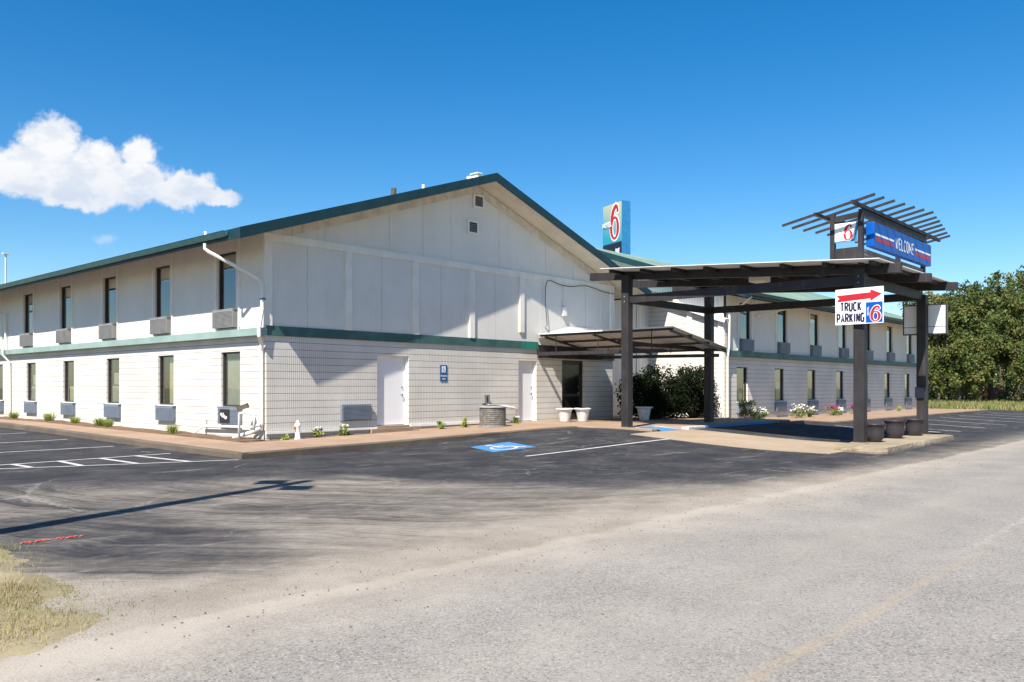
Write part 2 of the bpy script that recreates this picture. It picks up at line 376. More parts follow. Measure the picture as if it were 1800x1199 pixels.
# ---------------------------------------------------------------- ground surfaces
def S(x, a, b):
    t = np.clip((np.asarray(x, float)-a)/(b-a), 0, 1); return t*t*(3-2*t)
def g(x, y):
    return .29*S(x, .3, 9.5)*S(y, -11.5, -4.2)*(1-.75*S(x, 17, 24)) + .13*S(y, -3, 14)*(1-S(x, -1, 3))
def walkz(x): return float(np.interp(x, [-2.7, .8, 4.9, 9.2, 10], [.14, .19, .262, .325, .325]))
def axis(segs):
    out = []
    for a, b, st in segs: out += list(np.arange(a, b-1e-6, st))
    out.append(segs[-1][1]); return np.array(out)
def pave(name, xs, ys, label, zf):
    X, Y = np.meshgrid(xs, ys); Z = zf(X, Y)
    nx, ny = len(xs), len(ys)
    V = np.stack([X.ravel(), Y.ravel(), Z.ravel()], 1)
    idx = np.arange(nx*ny).reshape(ny, nx)
    Fq = np.stack([idx[:-1,:-1], idx[:-1,1:], idx[1:,1:], idx[1:,:-1]], -1).reshape(-1, 4)
    me = bpy.data.meshes.new(name); me.from_pydata(V.tolist(), [], Fq.tolist())
    # worn / dusty areas
    ex = np.array([-60,-16,-10,-7.9,-5.5,-3.2,-2.6,-1.5,.4,2.2,6.6,10,15.4,22,60,300]); ey = np.array([-4.2,-4.2,-4.4,-4.9,-6.2,-7.2,-9.5,-11.6,-13.0,-13.7,-14.2,-14.2,-13.7,-13.9,-14.4,-14.5])
    e = np.interp(X, ex, ey)
    inside = S(e-Y, -1.0, 2.2)
    toward = S(Y, -11.5, -14.3)
    band = np.exp(-((Y+14.75)/.75)**2)
    dust = inside*(.44+.27*toward) + .42*band*(1-.6*S(X, 3, 12))
    pd = np.sqrt(((X+8.7)/1.15)**2 + ((Y+11.0)/2.6)**2); patch = 1-S(pd, .6, 1.35)
    dust = dust*(1-.62*patch)
    dust = np.where(Y < -15, np.maximum(.60*(1-S(-Y, 15.0, 16.6))*(1-.35*S(X, 3, 12)), .22*np.exp(-((Y+16.9)/.5)**2)), dust)
    dust += .6*(1-S(X, -10.6, -9.6))*S(Y, -15.6, -14.8)*(1-S(Y, -10.9, -10.2))
    road = S(-Y, 14.3, 15.3)
    strk = inside*S(Y, -14.8, -13)*(1-.3*patch)
    col = np.stack([dust, road, strk, np.ones_like(dust)], -1).reshape(-1, 4)
    ca = me.color_attributes.new('mask', 'FLOAT_COLOR', 'POINT'); ca.data.foreach_set('color', np.clip(col, 0, 1).astype(np.float32).ravel())
    me.polygons.foreach_set('use_smooth', [True]*len(me.polygons)); me.materials.append(M['pave'])
    o = bpy.data.objects.new(name, me); COL.objects.link(o); o['kind'] = 'structure'; o['label'] = label; o['category'] = name.replace('_', ' ')
xs = axis([(-60, -14, 4), (-14, 24, .2), (24, 53, 1)])
pave('parking_lot', xs, axis([(-14.8, 0, .2), (0, 40, 2)]), 'dark asphalt parking lot with dusty tyre streaks around the building', g)
pave('road', axis([(-80, -14, 4), (-14, 24, .2), (24, 60, 2), (60, 300, 20)]), axis([(-26, -20, .6), (-20, -14.8, .1)]), 'pale grey speckled road running past in front', lambda X, Y: X*0)
gb = MB(); gb.q((-900,-900,-.06),(1500,-900,-.06),(1500,1500,-.06),(-900,1500,-.06)); struct('ground', gb, M['ground'], 'dry grassy ground reaching to the horizon')

def sheet(mb, xs_, ys_, zf, skirt=.35, wrap=None):
    n0 = len(mb.v); nx, ny = len(xs_), len(ys_)
    for y in ys_:
        for x in xs_:
            xx, yy = (wrap(x, y) if wrap else (x, y)); mb.v.append((xx, yy, zf(xx, yy)))
    for j in range(ny-1):
        for i in range(nx-1):
            a = n0+j*nx+i; mb.f.append((a, a+1, a+nx+1, a+nx))
    if skirt:
        ring = [n0+i for i in range(nx)] + [n0+j*nx+nx-1 for j in range(1, ny)] + [n0+(ny-1)*nx+i for i in range(nx-2, -1, -1)] + [n0+j*nx for j in range(ny-2, 0, -1)]
        b0 = len(mb.v)
        for r in ring: v_ = mb.v[r]; mb.v.append((v_[0], v_[1], v_[2]-skirt))
        for k in range(len(ring)):
            k2 = (k+1) % len(ring); mb.f.append((ring[k], b0+k, b0+k2, ring[k2]))
    return mb
lin = lambda a, b, n: list(np.linspace(a, b, n))
# kerbed walks
zl = lambda y: .14 + .010*(min(max(y, -3.3), 14)+3.3)
kx = lambda y: -2.66 + .030*(min(max(y, -3.3), 16)+3.3)
mb = MB(); sheet(mb, lin(0, 1, 4), lin(-3.14, 34, 30), lambda x, y: zl(y), .4, lambda s, y: (kx(y)+.16 + s*(-.95-kx(y)-.16), y))
struct('sidewalk', mb, M['conc'], 'tan concrete walk along the long side of the building')
mb = MB(); sheet(mb, lin(-.946, 9.6, 30), lin(-3.14, -.55, 4), lambda x, y: walkz(x), .4)
struct('sidewalk', mb, M['conc'], 'tan concrete walk along the gable end')
def kerb_line(pts, wdt, zt, h=.34, jitter=.006):
    mb = MB(); P = []
    for a, b in zip(pts[:-1], pts[1:]):
        n = max(2, int(math.dist(a, b)/.35))
        P += [(a[0]+(b[0]-a[0])*k/n, a[1]+(b[1]-a[1])*k/n) for k in range(n)]
    P.append(pts[-1]); rows = []
    for i, p in enumerate(P):
        q0 = P[max(i-1, 0)]; q1 = P[min(i+1, len(P)-1)]; tx, ty = q1[0]-q0[0], q1[1]-q0[1]; L = math.hypot(tx, ty); nx_, ny_ = ty/L, -tx/L
        z = zt(*p); j = lambda: random.uniform(-jitter, jitter)
        o = [(0, -h), (0+j(), -.03+j()), (.02+j(), 0+j()*.5), (wdt, 0), (wdt, -h)]
        rows.append([(p[0]-nx_*a, p[1]-ny_*a, z+b) for a, b in o])
    n0 = len(mb.v)
    for r in rows: mb.v += r
    for i in range(len(rows)-1):
        for k in range(4): a = n0+i*5+k; mb.f.append((a, a+1, a+6, a+5))
    mb.f.append(tuple(n0+k for k in range(5))); mb.f.append(tuple(n0+(len(rows)-1)*5+k for k in range(5))[::-1])
    return mb
struct('kerb', kerb_line([(kx(y), y) for y in (34, 14, 8, 2, -3.3)], .16, lambda x, y: zl(y)-.004), M['kerbc'], 'stained concrete kerb along the long side walk')
struct('kerb', kerb_line([(-2.66, -3.3), (2, -3.3), (6, -3.3), (9.6, -3.3)], .16, lambda x, y: walkz(x)-.004), M['kerbc'], 'dark kerb edging the walk at the gable end')
# planting strips
mb = MB(); sheet(mb, lin(-.95, 0, 4), lin(0, 34, 60), lambda x, y: zl(y)-.0 + random.uniform(-.02, .04), .3); sheet(mb, lin(-.95, 5.2, 24), lin(-.55, 0, 4), lambda x, y: walkz(x)+random.uniform(-.03, .03)-.01, .3)
struct('planting_bed', mb, M['soil'], 'strip of brown mulch at the foot of the walls')
mb = MB(); sheet(mb, lin(5.21, 9.6, 8), lin(-.548, 0, 2), lambda x, y: walkz(x)+.004, .3); struct('step', mb, M['conc'], 'low concrete step along the gable wall')
# entrance slab
mb = MB()
sheet(mb, lin(9.6, 10.0, 3), lin(-6.05, 1.3, 8), lambda x, y: .32, .4)
sheet(mb, lin(10.0, 11.6, 4), lin(-5.1, 1.3, 8), lambda x, y: .32, .4)
sheet(mb, lin(11.6, 20, 8), lin(-6.05, 1.3, 8), lambda x, y: .32, .4)
struct('entrance_slab', mb, M['conc'], 'raised concrete slab at the covered entrance')
mb = MB(); sheet(mb, lin(20.003, 50, 20), lin(-6.5, -2.3, 4), lambda x, y: float(np.interp(x, [20, 23, 50], [.316, .15, .15])), .4)
struct('sidewalk', mb, M['conc'], 'concrete walk along the far wing')
struct('kerb', kerb_line([(18.0, -6.65), (23, -6.65), (50, -6.65)], .145, lambda x, y: float(np.interp(x, [18, 20, 23, 50], [.3, .3, .145, .145]))), M['kerbc'], 'kerb along the far wing')
struct('kerb', kerb_line([(11.6, -6.2), (12.9, -6.2)], .146, lambda x, y: .322), M['lpaint'], 'white painted kerb end beside the ramp')
struct('kerb', kerb_line([(12.9, -6.2), (18.0, -6.2)], .146, lambda x, y: .322), M['bpaint'], 'blue painted kerb at the entrance')
struct('kerb', kerb_line([(9.6, -3.45), (9.6, -6.2), (10.0, -6.2)], .12, lambda x, y: .326), M['stone'], 'short pale kerb at the corner of the entrance slab')
mb = MB(); mb.q((10.0,-6.35,.225),(11.6,-6.35,.225),(11.25,-5.1,.322),(10.35,-5.1,.322)); struct('ramp', mb, M['bpaint'], 'blue painted kerb ramp')
mb = MB(); mb.q((10.0,-6.352,.224),(10.35,-5.1,.323),(10.0,-5.1,.323),(9.85,-6.2,.323)); mb.q((11.6,-6.352,.224),(11.75,-6.2,.323),(11.6,-5.1,.323),(11.25,-5.1,.323)); struct('ramp_flare', mb, M['lpaint'], 'white flared sides of the kerb ramp')
# concrete drive under the canopy
mb = MB(); sheet(mb, lin(8.2, 11.7, 10), lin(-12.5, -6.36, 16), lambda x, y: float(g(x, y))+.02, .05, lambda x, y: (x-.10*(y+6.3)*(-1) if x < 8.3 else x, y))
struct('driveway', mb, M['drive'], 'pale concrete drive under the canopy')
# island
ip = [(8.75,-12.15),(8.25,-13.30),(8.6,-13.5),(11,-13.38),(15.5,-13.2),(15.75,-12.9),(15.6,-12.15)]
mb = MB(); rr = []
pts = []
for a, b in zip(ip, ip[1:]+ip[:1]):
    n = max(1, int(math.dist(a, b)/.16)); pts += [(a[0]+(b[0]-a[0])*k/n, a[1]+(b[1]-a[1])*k/n) for k in range(n)]
N_ = len(pts)
for dz, inn in ((-.3, 0), (.05, -.02), (.10, 0), (.145, .03), (.155, .09)):
    for p in pts:
        c_ = Vector((12-p[0], -12.7-p[1])); c_.normalize(); j = random.uniform(-.025, .025) if 0 < dz < .15 else 0
        mb.v.append((p[0]+c_.x*(inn+j), p[1]+c_.y*(inn+j), dz+j*.3))
for r_ in range(4):
    for k in range(N_): a = r_*N_+k; b = r_*N_+(k+1) % N_; mb.f.append((a, b, b+N_, a+N_))
mb.f.append(tuple(4*N_+k for k in range(N_)))
struct('kerb_island', mb, M['stone'], 'chipped concrete island under the two front posts')

# painted markings
def gz(x, y, o=.008): return float(g(x, y))+o
def stripe(mb, a, b, wd=.1, n=8):
    dx, dy = b[0]-a[0], b[1]-a[1]; L = math.hypot(dx, dy); nx_, ny_ = -dy/L*wd/2, dx/L*wd/2
    n0 = len(mb.v)
    for k in range(n+1):
        x, y = a[0]+dx*k/n, a[1]+dy*k/n
        for s_ in (-1, 1): mb.v.append((x+nx_*s_, y+ny_*s_, gz(x+nx_*s_, y+ny_*s_)))
    for k in range(n): i = n0+2*k; mb.f.append((i, i+1, i+3, i+2))
marks = [((-7.0,14.3),(-2.5,14.6)), ((-7.5,9.3),(-2.75,9.9)), ((-7.6,5.3),(-2.93,5.96)), ((-7.6,2.25),(-3.01,2.54)), ((-8.5,-1.15),(-3.0,-.64)), ((-9.6,-1.0),(-7.0,-1.86)), ((-7.04,-1.86),(-2.8,-3.42))]
for a, b in marks:
    mb = MB(); stripe(mb, a, b); struct('parking_line', mb, M['lpaint'], 'white parking line left of the building')
for a, b in [((-6.55,-.95),(-6.51,-1.94)), ((-5.61,-.92),(-5.68,-2.29)), ((-4.71,-.83),(-4.7,-2.62)), ((-3.88,-.75),(-3.74,-3.0))]:
    mb = MB(); stripe(mb, a, b, .13); struct('parking_line', mb, M['lpaint'], 'white hatch line in the striped bay')
mb = MB(); stripe(mb, (2.03,-7.63), (8.6,-7.75), .1, 30); struct('parking_line', mb, M['lpaint'], 'long white line in front of the gable end')
for k in range(8):
    x = 17.5+3.6*k; mb = MB(); stripe(mb, (x+3.4,-7.5), (x,-12.0), .11, 10); struct('parking_line', mb, M['lpaint'], 'angled white parking line before the far wing')
mb = MB(); stripe(mb, (20.6,-10.4), (19.9,-11.6), .3, 4); struct('parking_line', mb, M['lpaint'], 'broad white bar beyond the canopy')
hp = [(2.9,-4.95),(2.3,-6.35),(3.85,-6.4),(4.4,-4.95)]
mb = MB(); mb.q(*[(x, y, gz(x, y, .006)) for x, y in hp[::-1]]); struct('accessible_marking', mb, M['bpaint'], 'blue painted square of the accessible bay')
def access_symbol(P, t=.035):
    """wheelchair figure as strokes; P maps (u,v) in a unit square to a point"""
    mb = MB()
    def stroke(pts_, w_):
        for a, b in zip(pts_[:-1], pts_[1:]):
            dx, dy = b[0]-a[0], b[1]-a[1]; L = math.hypot(dx, dy) or 1; nx_, ny_ = -dy/L*w_/2, dx/L*w_/2
            mb.q(P(a[0]+nx_, a[1]+ny_), P(a[0]-nx_, a[1]-ny_), P(b[0]-nx_, b[1]-ny_), P(b[0]+nx_, b[1]+ny_))
    stroke([(.45+.26*math.cos(a), .36+.26*math.sin(a)) for a in np.linspace(rad(130), rad(350), 16)], .07)
    stroke([(.40, .74), (.42, .46), (.66, .46), (.78, .18), (.88, .2)], .08); stroke([(.41, .62), (.62, .62)], .06)
    mb.q(*[P(.38+.075*math.cos(a), .86+.075*math.sin(a)) for a in np.linspace(0, 2*math.pi, 13)[:-1]])
    return mb
def hpP(u_, v_):
    a = Vector(hp[1]).lerp(Vector(hp[2]), u_); b = Vector(hp[0]).lerp(Vector(hp[3]), u_); c = a.lerp(b, v_); return (c.x, c.y, gz(c.x, c.y, .014))
struct('accessible_symbol', access_symbol(hpP), M['lpaint'], 'white wheelchair symbol painted on the blue square')
mb = MB(); r_ = random.Random(8)
for k in range(26):
    x = -9.55+.022*k+r_.uniform(-.02,.02); 
    if 11 < k < 15: continue
    y = -10.84+.02*math.sin(k*.9); stripe(mb, (x, y-r_.uniform(.01,.05)), (x+.05, y+r_.uniform(.01,.06)), .022, 1)
struct('spray_mark', mb, M['rpaint'], 'red sprayed utility mark on the asphalt')

# ---------------------------------------------------------------- walls with openings
def wall(mb, P, u0, u1, z0, z1, holes, depth=.16):
    """P(u, d, z): point; d = depth into the wall"""
    us = sorted({u0, u1} | {h[0] for h in holes} | {h[1] for h in holes}); zs = sorted({z0, z1} | {h[2] for h in holes} | {h[3] for h in holes})
    for a, b in zip(us[:-1], us[1:]):
        for c, d_ in zip(zs[:-1], zs[1:]):
            mu, mz = (a+b)/2, (c+d_)/2
            if any(h[0] < mu < h[1] and h[2] < mz < h[3] for h in holes): continue
            mb.q(P(a,0,c), P(b,0,c), P(b,0,d_), P(a,0,d_))
    for a, b, c, d_ in holes:
        mb.q(P(a,0,c), P(a,depth,c), P(b,depth,c), P(b,0,c)); mb.q(P(a,0,d_), P(b,0,d_), P(b,depth,d_), P(a,depth,d_))
        mb.q(P(a,0,c), P(a,0,d_), P(a,depth,d_), P(a,depth,c)); mb.q(P(b,0,c), P(b,depth,c), P(b,depth,d_), P(b,0,d_))
    return mb
# window meshes: local x right (seen from outside), y inward, z up; origin at lower middle of the opening on the wall face
def win_meshes(wd, ht, wallmat):
    fr = MB(); t = .045; y0, y1 = .06, .14
    fr.box(-wd/2+.001, -wd/2+t, y0, y1, .001, ht-.001); fr.box(wd/2-t, wd/2-.001, y0, y1, .001, ht-.001)
    fr.box(-wd/2+t, wd/2-t, y0, y1, .001, t); fr.box(-wd/2+t, wd/2-t, y0, y1, ht-t, ht-.001)
    fm = fr.mesh('window'); fm.materials.append(M['bronze'])
    pn = MB(); pn.q((-wd/2+t, .105, t), (wd/2-t, .105, t), (wd/2-t, .105, ht-t), (-wd/2+t, .105, ht-t)); pm = pn.mesh('pane'); pm.materials.append(M['glass'])
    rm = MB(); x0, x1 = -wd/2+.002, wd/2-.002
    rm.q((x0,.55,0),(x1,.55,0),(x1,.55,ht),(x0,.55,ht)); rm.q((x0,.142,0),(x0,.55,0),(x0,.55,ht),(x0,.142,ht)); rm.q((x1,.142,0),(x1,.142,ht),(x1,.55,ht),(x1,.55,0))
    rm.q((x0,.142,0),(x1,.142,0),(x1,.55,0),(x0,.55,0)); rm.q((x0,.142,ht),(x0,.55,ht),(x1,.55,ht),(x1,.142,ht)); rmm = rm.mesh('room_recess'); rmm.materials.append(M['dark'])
    sl_ = MB(); sl_.box(-wd/2-.03, wd/2+.03, -.03, .06, -.045, -.001); sm = sl_.mesh('sill'); sm.materials.append(M['trimw'])
    return fm, pm, rmm, sm
def curtain_mesh(a, b, z0, z1, mat, amp=.02, y=.2, seed=0):
    mb = MB(); n = max(6, int((b-a)*50)); r = random.Random(seed); ph = [r.uniform(0, 6) for _ in range(3)]
    n0 = 0
    for k in range(n+1):
        x = a+(b-a)*k/n; yy = y+amp*math.sin(x*55+ph[0])+amp*.6*math.sin(x*23+ph[1]); mb.v += [(x, yy, z0), (x, yy, z1)]
    for k in range(n): i = 2*k; mb.f.append((i, i+2, i+3, i+1))
    me = mb.mesh('curtain', smooth=True); me.materials.append(mat); return me
WL = win_meshes(1.06, 1.58, None); WU = win_meshes(1.03, 1.66, None)
def put_window(parent, ws, loc, rz, cur, brick=False):
    p0 = worldpos(parent)
    wn = link('window', ws[0], parent, Vector(loc)-p0, rz)
    link('pane', ws[1], wn); link('room_recess', ws[2], wn); link('sill', ws[3], wn)
    for c in cur: link('curtain', c, wn)
    return wn
cL = {k: [curtain_mesh(*c, seed=i) for i, c in enumerate(v)] for k, v in {
    'full': [(-.5, .5, .05, 1.38, M['curtg'], .004)], 'right': [(-.14, .5, .03, 1.52, M['curtain'])], 'half': [(-.5, .5, .03, .62, M['curtg'], .006), (-.5, .5, .66, 1.08, M['curtg'], .004, .26)],
    'low': [(-.5, .5, .03, .6, M['curtain'], .01, .24)], 'lowr': [(0, .5, .03, .9, M['curtain'])], 'none': []}.items()}
cU = {k: [curtain_mesh(*c, seed=i+5) for i, c in enumerate(v)] for k, v in {
    'top': [(-.5, .5, 1.22, 1.63, M['soffit'], .003)], 'topc': [(-.5, .5, 1.2, 1.63, M['curtg'], .003), (.05, .32, .05, 1.2, M['curtg'], .02, .24)], 'none': [], 'topr': [(-.5, .5, 1.3, 1.63, M['soffit'], .003), (-.1, .4, .3, .9, M['trimw'], .02, .3)]}.items()}
# air-conditioner sleeves
def ac_mesh(wd, ht, mat, dp=.16, broken=False):
    mb = MB(); mb.box(-wd/2, wd/2, -dp, .02, 0, ht)
    for k in range(int(ht/.035)-1): z = .03+k*.035; mb.box(-wd/2+.04, wd/2-.04, -dp-.012, -dp+.002, z, z+.018)
    mb.box(-wd/2-.02, wd/2+.02, -dp-.004, .02, ht, ht+.025)
    me = mb.mesh('air_conditioner'); me.materials.append(mat); return me
acU = ac_mesh(1.14, .50, M['grey']); acL = ac_mesh(1.16, .44, M['blgrey'], .12); acD = ac_mesh(1.16, .48, M['blgrey'], .13)

SL = 1/3.0
# ================================================================= main building
RX, RZ, HW = 8.14, 8.82, 9.5         # ridge position, ridge top height, half width with eaves
YB = 34.0
mbd = thing('motel_building', 'long two-storey cream building whose gable end with green trim faces the street corner', 'building', (0, 0, 0))
PX = lambda u_, d_, z_: (d_, u_, z_)          # left wall, outward -x, u = y
PXU = lambda u_, d_, z_: (d_-.10, u_, z_)
PY = lambda u_, d_, z_: (u_, d_, z_)
PYU = lambda u_, d_, z_: (u_, d_-.10, z_)
wy = [1.88+3.98*k for k in range(8)]
mb = MB(); wall(mb, PX, 0, YB, -.1, 3.06, [(y-.53, y+.53, 1.05, 2.63) for y in wy]); part('lower_wall', mb, M['blockL'], mbd)
mb = MB(); wall(mb, PXU, -.02, YB, 3.2, 5.86, [(y-.515+.04, y+.515+.04, 3.82, 5.48) for y in wy], .2); part('upper_wall', mb, M['wallup'], mbd)
curs = ['full', 'right', 'half', 'low', 'half', 'lowr', 'half', 'low']
for i, y in enumerate(wy):
    put_window(mbd, WL, (0, y, 1.05), rad(-90), cL[curs[i]]); put_window(mbd, WU, (-.1, y+.04, 3.82), rad(-90), cU[('topc', 'top', 'topr', 'top', 'topc', 'top', 'none', 'top')[i]])
    link('air_conditioner', acU, mbd, (-.1, y, 3.31), rad(-90))
    if i: link('air_conditioner', acL, mbd, (0, y-.1, .56), rad(-90))
ac0 = link('air_conditioner', acD, mbd, (0, 1.8, .55), rad(-90)); ac0['label'] = 'damaged air conditioner with its front grille torn open'
def lpart(name, mb, mat, par): me = mb.mesh(name); me.materials.append(mat); return link(name, me, par)
lpart('torn_opening', MB().box(-.40, .12, -.158, -.144, .05, .43), M['dark'], ac0)
mb = MB(); r_ = random.Random(3)
for k in range(10):
    y = -.36+.035*k; z = .30-.012*k+r_.uniform(-.06,.05); mb.q((y,-.164,z),(y+r_.uniform(.03,.08),-.170,z-.03),(y+.06,-.166,z+r_.uniform(.01,.05)),(y+.01,-.172,z+.05))
lpart('loose_insulation', mb, M['white'], ac0)
# battens, thin seams of the upper side wall
def batten(par, *bx_): part('batten', MB().box(*bx_), M['trimw'], par)
for y in wy:
    batten(mbd, -.135, -.1, y-.515-.20, y-.515-.12, 3.3, 5.82); batten(mbd, -.125, -.1, y+.515+.09, y+.515+.19, 3.3, 5.82)
# belt course
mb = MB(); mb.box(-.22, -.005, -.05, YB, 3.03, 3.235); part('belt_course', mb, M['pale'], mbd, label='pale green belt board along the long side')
# gable end
dl, dr = 3.84, 5.12
holes = [(dl, dr, .42, 2.60), (10.38, 11.40, .36, 2.59), (12.92, 14.3, .33, 2.67)]
mb = MB(); wall(mb, PY, 0, 16.3, -.1, 3.06, holes, .22); mb.q((16.3,0,-.1),(16.3,1.3,-.1),(16.3,1.3,3.06),(16.3,0,3.06)); part('lower_wall', mb, M['block'], mbd)
zt = lambda x: RZ-.22-abs(x-RX)*SL
xs_ = sorted(set(lin(-.1, 16.3, 24)+[RX]))
mb = MB()
for a, b in zip(xs_[:-1], xs_[1:]): mb.q((a,-.02,3.2),(b,-.02,3.2),(b,-.02,zt(b)),(a,-.02,zt(a)))
mb.q((16.3,-.02,3.2),(16.3,1.3,3.2),(16.3,1.3,zt(16.3)),(16.3,-.02,zt(16.3)))
part('gable_wall', mb, M['wallup'], mbd)
mb = MB(); mb.box(-.004, 11.42, -.05, -.001, 3.03, 3.30); part('belt_course', mb, M['belt'], mbd, label='dark green belt board across the gable end')
mb = MB(); mb.box(10.5, 11.425, -.054, -.045, 3.028, 3.302); part('belt_patch', mb, paint('fresh green paint', (.03, .22, .175), .5), mbd, label='fresher green board at the end of the belt')
batten(mbd, -.1, 16.3, -.062, -.02, 5.62, 5.83)
for a, z0 in ((-.1, 3.3), (2.6, 3.3), (5.24, 3.3), (7.8, 3.3), (10.38, 3.62), (16.06, 3.3)): batten(mbd, a, a+.24, -.085, -.02, z0, 5.62)
mb = MB()
for s_ in (-1, 1):       # frieze boards following the rakes
    a = 8.25; n0 = len(mb.v)
    for x, yy in ((RX, -.055), (RX+s_*a, -.055)): mb.v += [(x, yy, zt(x)-.30), (x, yy, zt(x)-.003), (x, -.02, zt(x)-.30)]
    mb.f += [(n0, n0+3, n0+4, n0+1), (n0, n0+2, n0+5, n0+3)]
part('frieze_board', mb, paint('dirty frieze paint', (.66, .60, .50), .7, .1, 3, grime=.55), mbd)
mb = MB()
for x in (1.3, 4.0, 6.5, 9.1, 11.7, 13.0, 14.4):
    mb.box(x, x+.012, -.024, -.019, 3.3, 5.62)
for x in (1.9, 4.3, 5.7, 6.95, 9.3, 11.9, 13.6): mb.box(x, x+.012, -.024, -.019, 5.84, zt(x)-.32)
part('panel_seam', mb, paint('seam shadow line', (.50, .48, .45), .8), mbd)
for x0, x1, z0, z1 in ((7.98, 8.5, 7.78, 8.26), (7.7, 8.22, 6.85, 7.33)):
    mb = MB(); mb.box(x0, x1, -.08, -.02, z0, z1); v_ = part('gable_vent', mb, M['trimw'], mbd)
    mb = MB(); mb.box(x0+.08, x1-.08, -.086, -.079, z0+.08, z1-.07); part('vent_opening', mb, M['dark'], v_)
    mb = MB()
    nsl = 6 if z0 > 7.5 else 5
    for k in range(nsl): z = z0+.10+(z1-z0-.2)*k/nsl; mb.q((x0+.08,-.105,z),(x1-.08,-.105,z),(x1-.08,-.087,z+.035),(x0+.08,-.087,z+.035))
    part('louvre', mb, M['grey'], v_)
# roof
def gable_roof(parent, O, along, halfw, rz_, a0, a1, th=.2):
    """along: 'y' or 'x'; O = ridge coordinate across"""
    P = (lambda c, a, z: (c, a, z)) if along == 'y' else (lambda c, a, z: (a, c, z))
    ez = rz_-halfw*SL; top = MB(); sof = MB(); fas = MB()
    for s_ in (-1, 1):
        c = O+s_*halfw; n = 24
        for k in range(n):
            t0, t1 = a0+(a1-a0)*k/n, a0+(a1-a0)*(k+1)/n; top.q(P(O,t0,rz_), P(c,t0,ez), P(c,t1,ez), P(O,t1,rz_))
        sof.q(P(O,a0+.01,rz_-th), P(c,a0+.01,ez-th), P(c,a1-.01,ez-th), P(O,a1-.01,rz_-th))
        for t0, t1 in ((a0-.03, a0+.015), (a1-.015, a1+.03)):
            n0 = len(fas.v)
            for cc, zz in ((O, rz_), (c+s_*.02, ez-.0067)):
                for tt in (t0, t1): fas.v += [P(cc,tt,zz+.02), P(cc,tt,zz-.27)]
            fas.f += [(n0, n0+4, n0+5, n0+1), (n0+2, n0+3, n0+7, n0+6), (n0, n0+2, n0+6, n0+4), (n0+1, n0+5, n0+7, n0+3), (n0+4, n0+6, n0+7, n0+5)]
        lo, hi = sorted((c-s_*.01, c+s_*.018)); 
        if along == 'y': fas.box(lo, hi, a0+.016, a1-.016, ez-.25, ez+.012)
        else: fas.box(a0+.016, a1-.016, lo, hi, ez-.25, ez+.012)
    part('roof', top, M['roof'], parent); part('soffit', sof, M['soffit'], parent); part('fascia', fas, M['green'], parent)
gable_roof(mbd, RX, 'y', HW, RZ, -1.0, YB+1)
EZ = RZ-HW*SL
def gutter(parent, along, c, a0, a1, z, s_):
    mb = MB(); prof = [(0, .0), (0, -.12), (.05*s_, -.15), (.09*s_, -.14), (.12*s_, -.02), (.13*s_, 0), (.11*s_, -.01), (.08*s_, -.12), (.02*s_, -.12), (.01*s_, 0)]
    P = (lambda cc, a, zz: (cc, a, zz)) if along == 'y' else (lambda cc, a, zz: (a, cc, zz))
    for a in (a0, a1): mb.v += [P(c+q_[0], a, z+q_[1]) for q_ in prof]
    n = len(prof)
    for k in range(n): k2 = (k+1) % n; mb.f.append((k, k2, n+k2, n+k))
    mb.f.append(tuple(range(n))); mb.f.append(tuple(range(n, 2*n))[::-1])
    return part('gutter', mb, M['gutter'], parent)
gutter(mbd, 'y', RX-HW-.025, -.45, YB, EZ-.02, -1)
def downspout(parent, pts, r=.048):
    mb = MB(); mb.tube(pts, r, 8); return part('downspout', mb, M['trimw'], parent)
downspout(mbd, [(-1.45,.62,5.42),(-1.45,.62,5.28),(-1.38,.55,5.2),(-.6,.05,4.72),(-.23,-.10,4.5),(-.19,-.12,4.38),(-.2,-.12,3.7)])
downspout(mbd, [(-.19,-.12,3.75),(-.29,-.12,3.2),(-.29,-.12,3.0),(-.12,.03,2.8),(-.08,.10,2.6),(-.08,.10,.62),(-.1,.12,.5),(-.25,.4,.36),(-.5,.85,.22)], .055)
mb = MB(); mb.beam((-.12,-.12,4.0),(-.26,-.12,4.0),.13,.03); part('downspout_strap', mb, M['gutter'], mbd)
downspout(mbd, [(-1.45,20.5,5.42),(-1.2,20.5,5.1),(-.2,20.3,4.75),(-.19,20.25,3.6),(-.3,20.25,3.2),(-.3,20.25,3.0),(-.08,20.15,2.7),(-.08,20.1,.4)])
# doors of the gable end
def door(x0, x1, z0, z1, mat, handle_x, nm, lab):
    mb = MB(); mb.box(x0+.06, x1-.06, .13, .18, z0+.02, z1-.06); d_ = part('door', mb, mat, mbd, label=lab)
    fr = MB(); fr.box(x0+.001, x0+.06, .06, .215, z0, z1-.001); fr.box(x1-.06, x1-.001, .06, .215, z0, z1-.001); fr.box(x0+.06, x1-.06, .06, .215, z1-.06, z1-.001); part('door_frame', fr, M['white'] if mat is M['doorw'] else M['bronze'], d_)
    hd = MB(); hd.tube([(handle_x,.13,1.38),(handle_x,.07,1.38)], .028, 10); hd.tube([(handle_x,.13,1.5+.12),(handle_x,.1,1.5+.12)], .024, 10); hd.beam((handle_x,.075,1.38),(handle_x-.1,.075,1.37),.02,.02); part('handle', hd, M['grey'], d_)
    return d_
door(dl, dr, .42, 2.60, M['doorw'], 4.93, 'door', 'wide white door near the corner')
door(10.38, 11.40, .36, 2.59, M['doorw'], 11.22, 'door', 'white door beside the entrance awning')
dd = door(12.92, 14.3, .33, 2.67, M['bronze'], 14.1, 'door', 'dark glazed entrance door')
mb = MB(); mb.box(13.08, 14.14, .12, .131, .6, 1.25); mb.box(13.08, 14.14, .12, .131, 1.36, 2.5); part('pane', mb, paint('tinted door glass', (.012, .012, .012), .12, .05), dd)
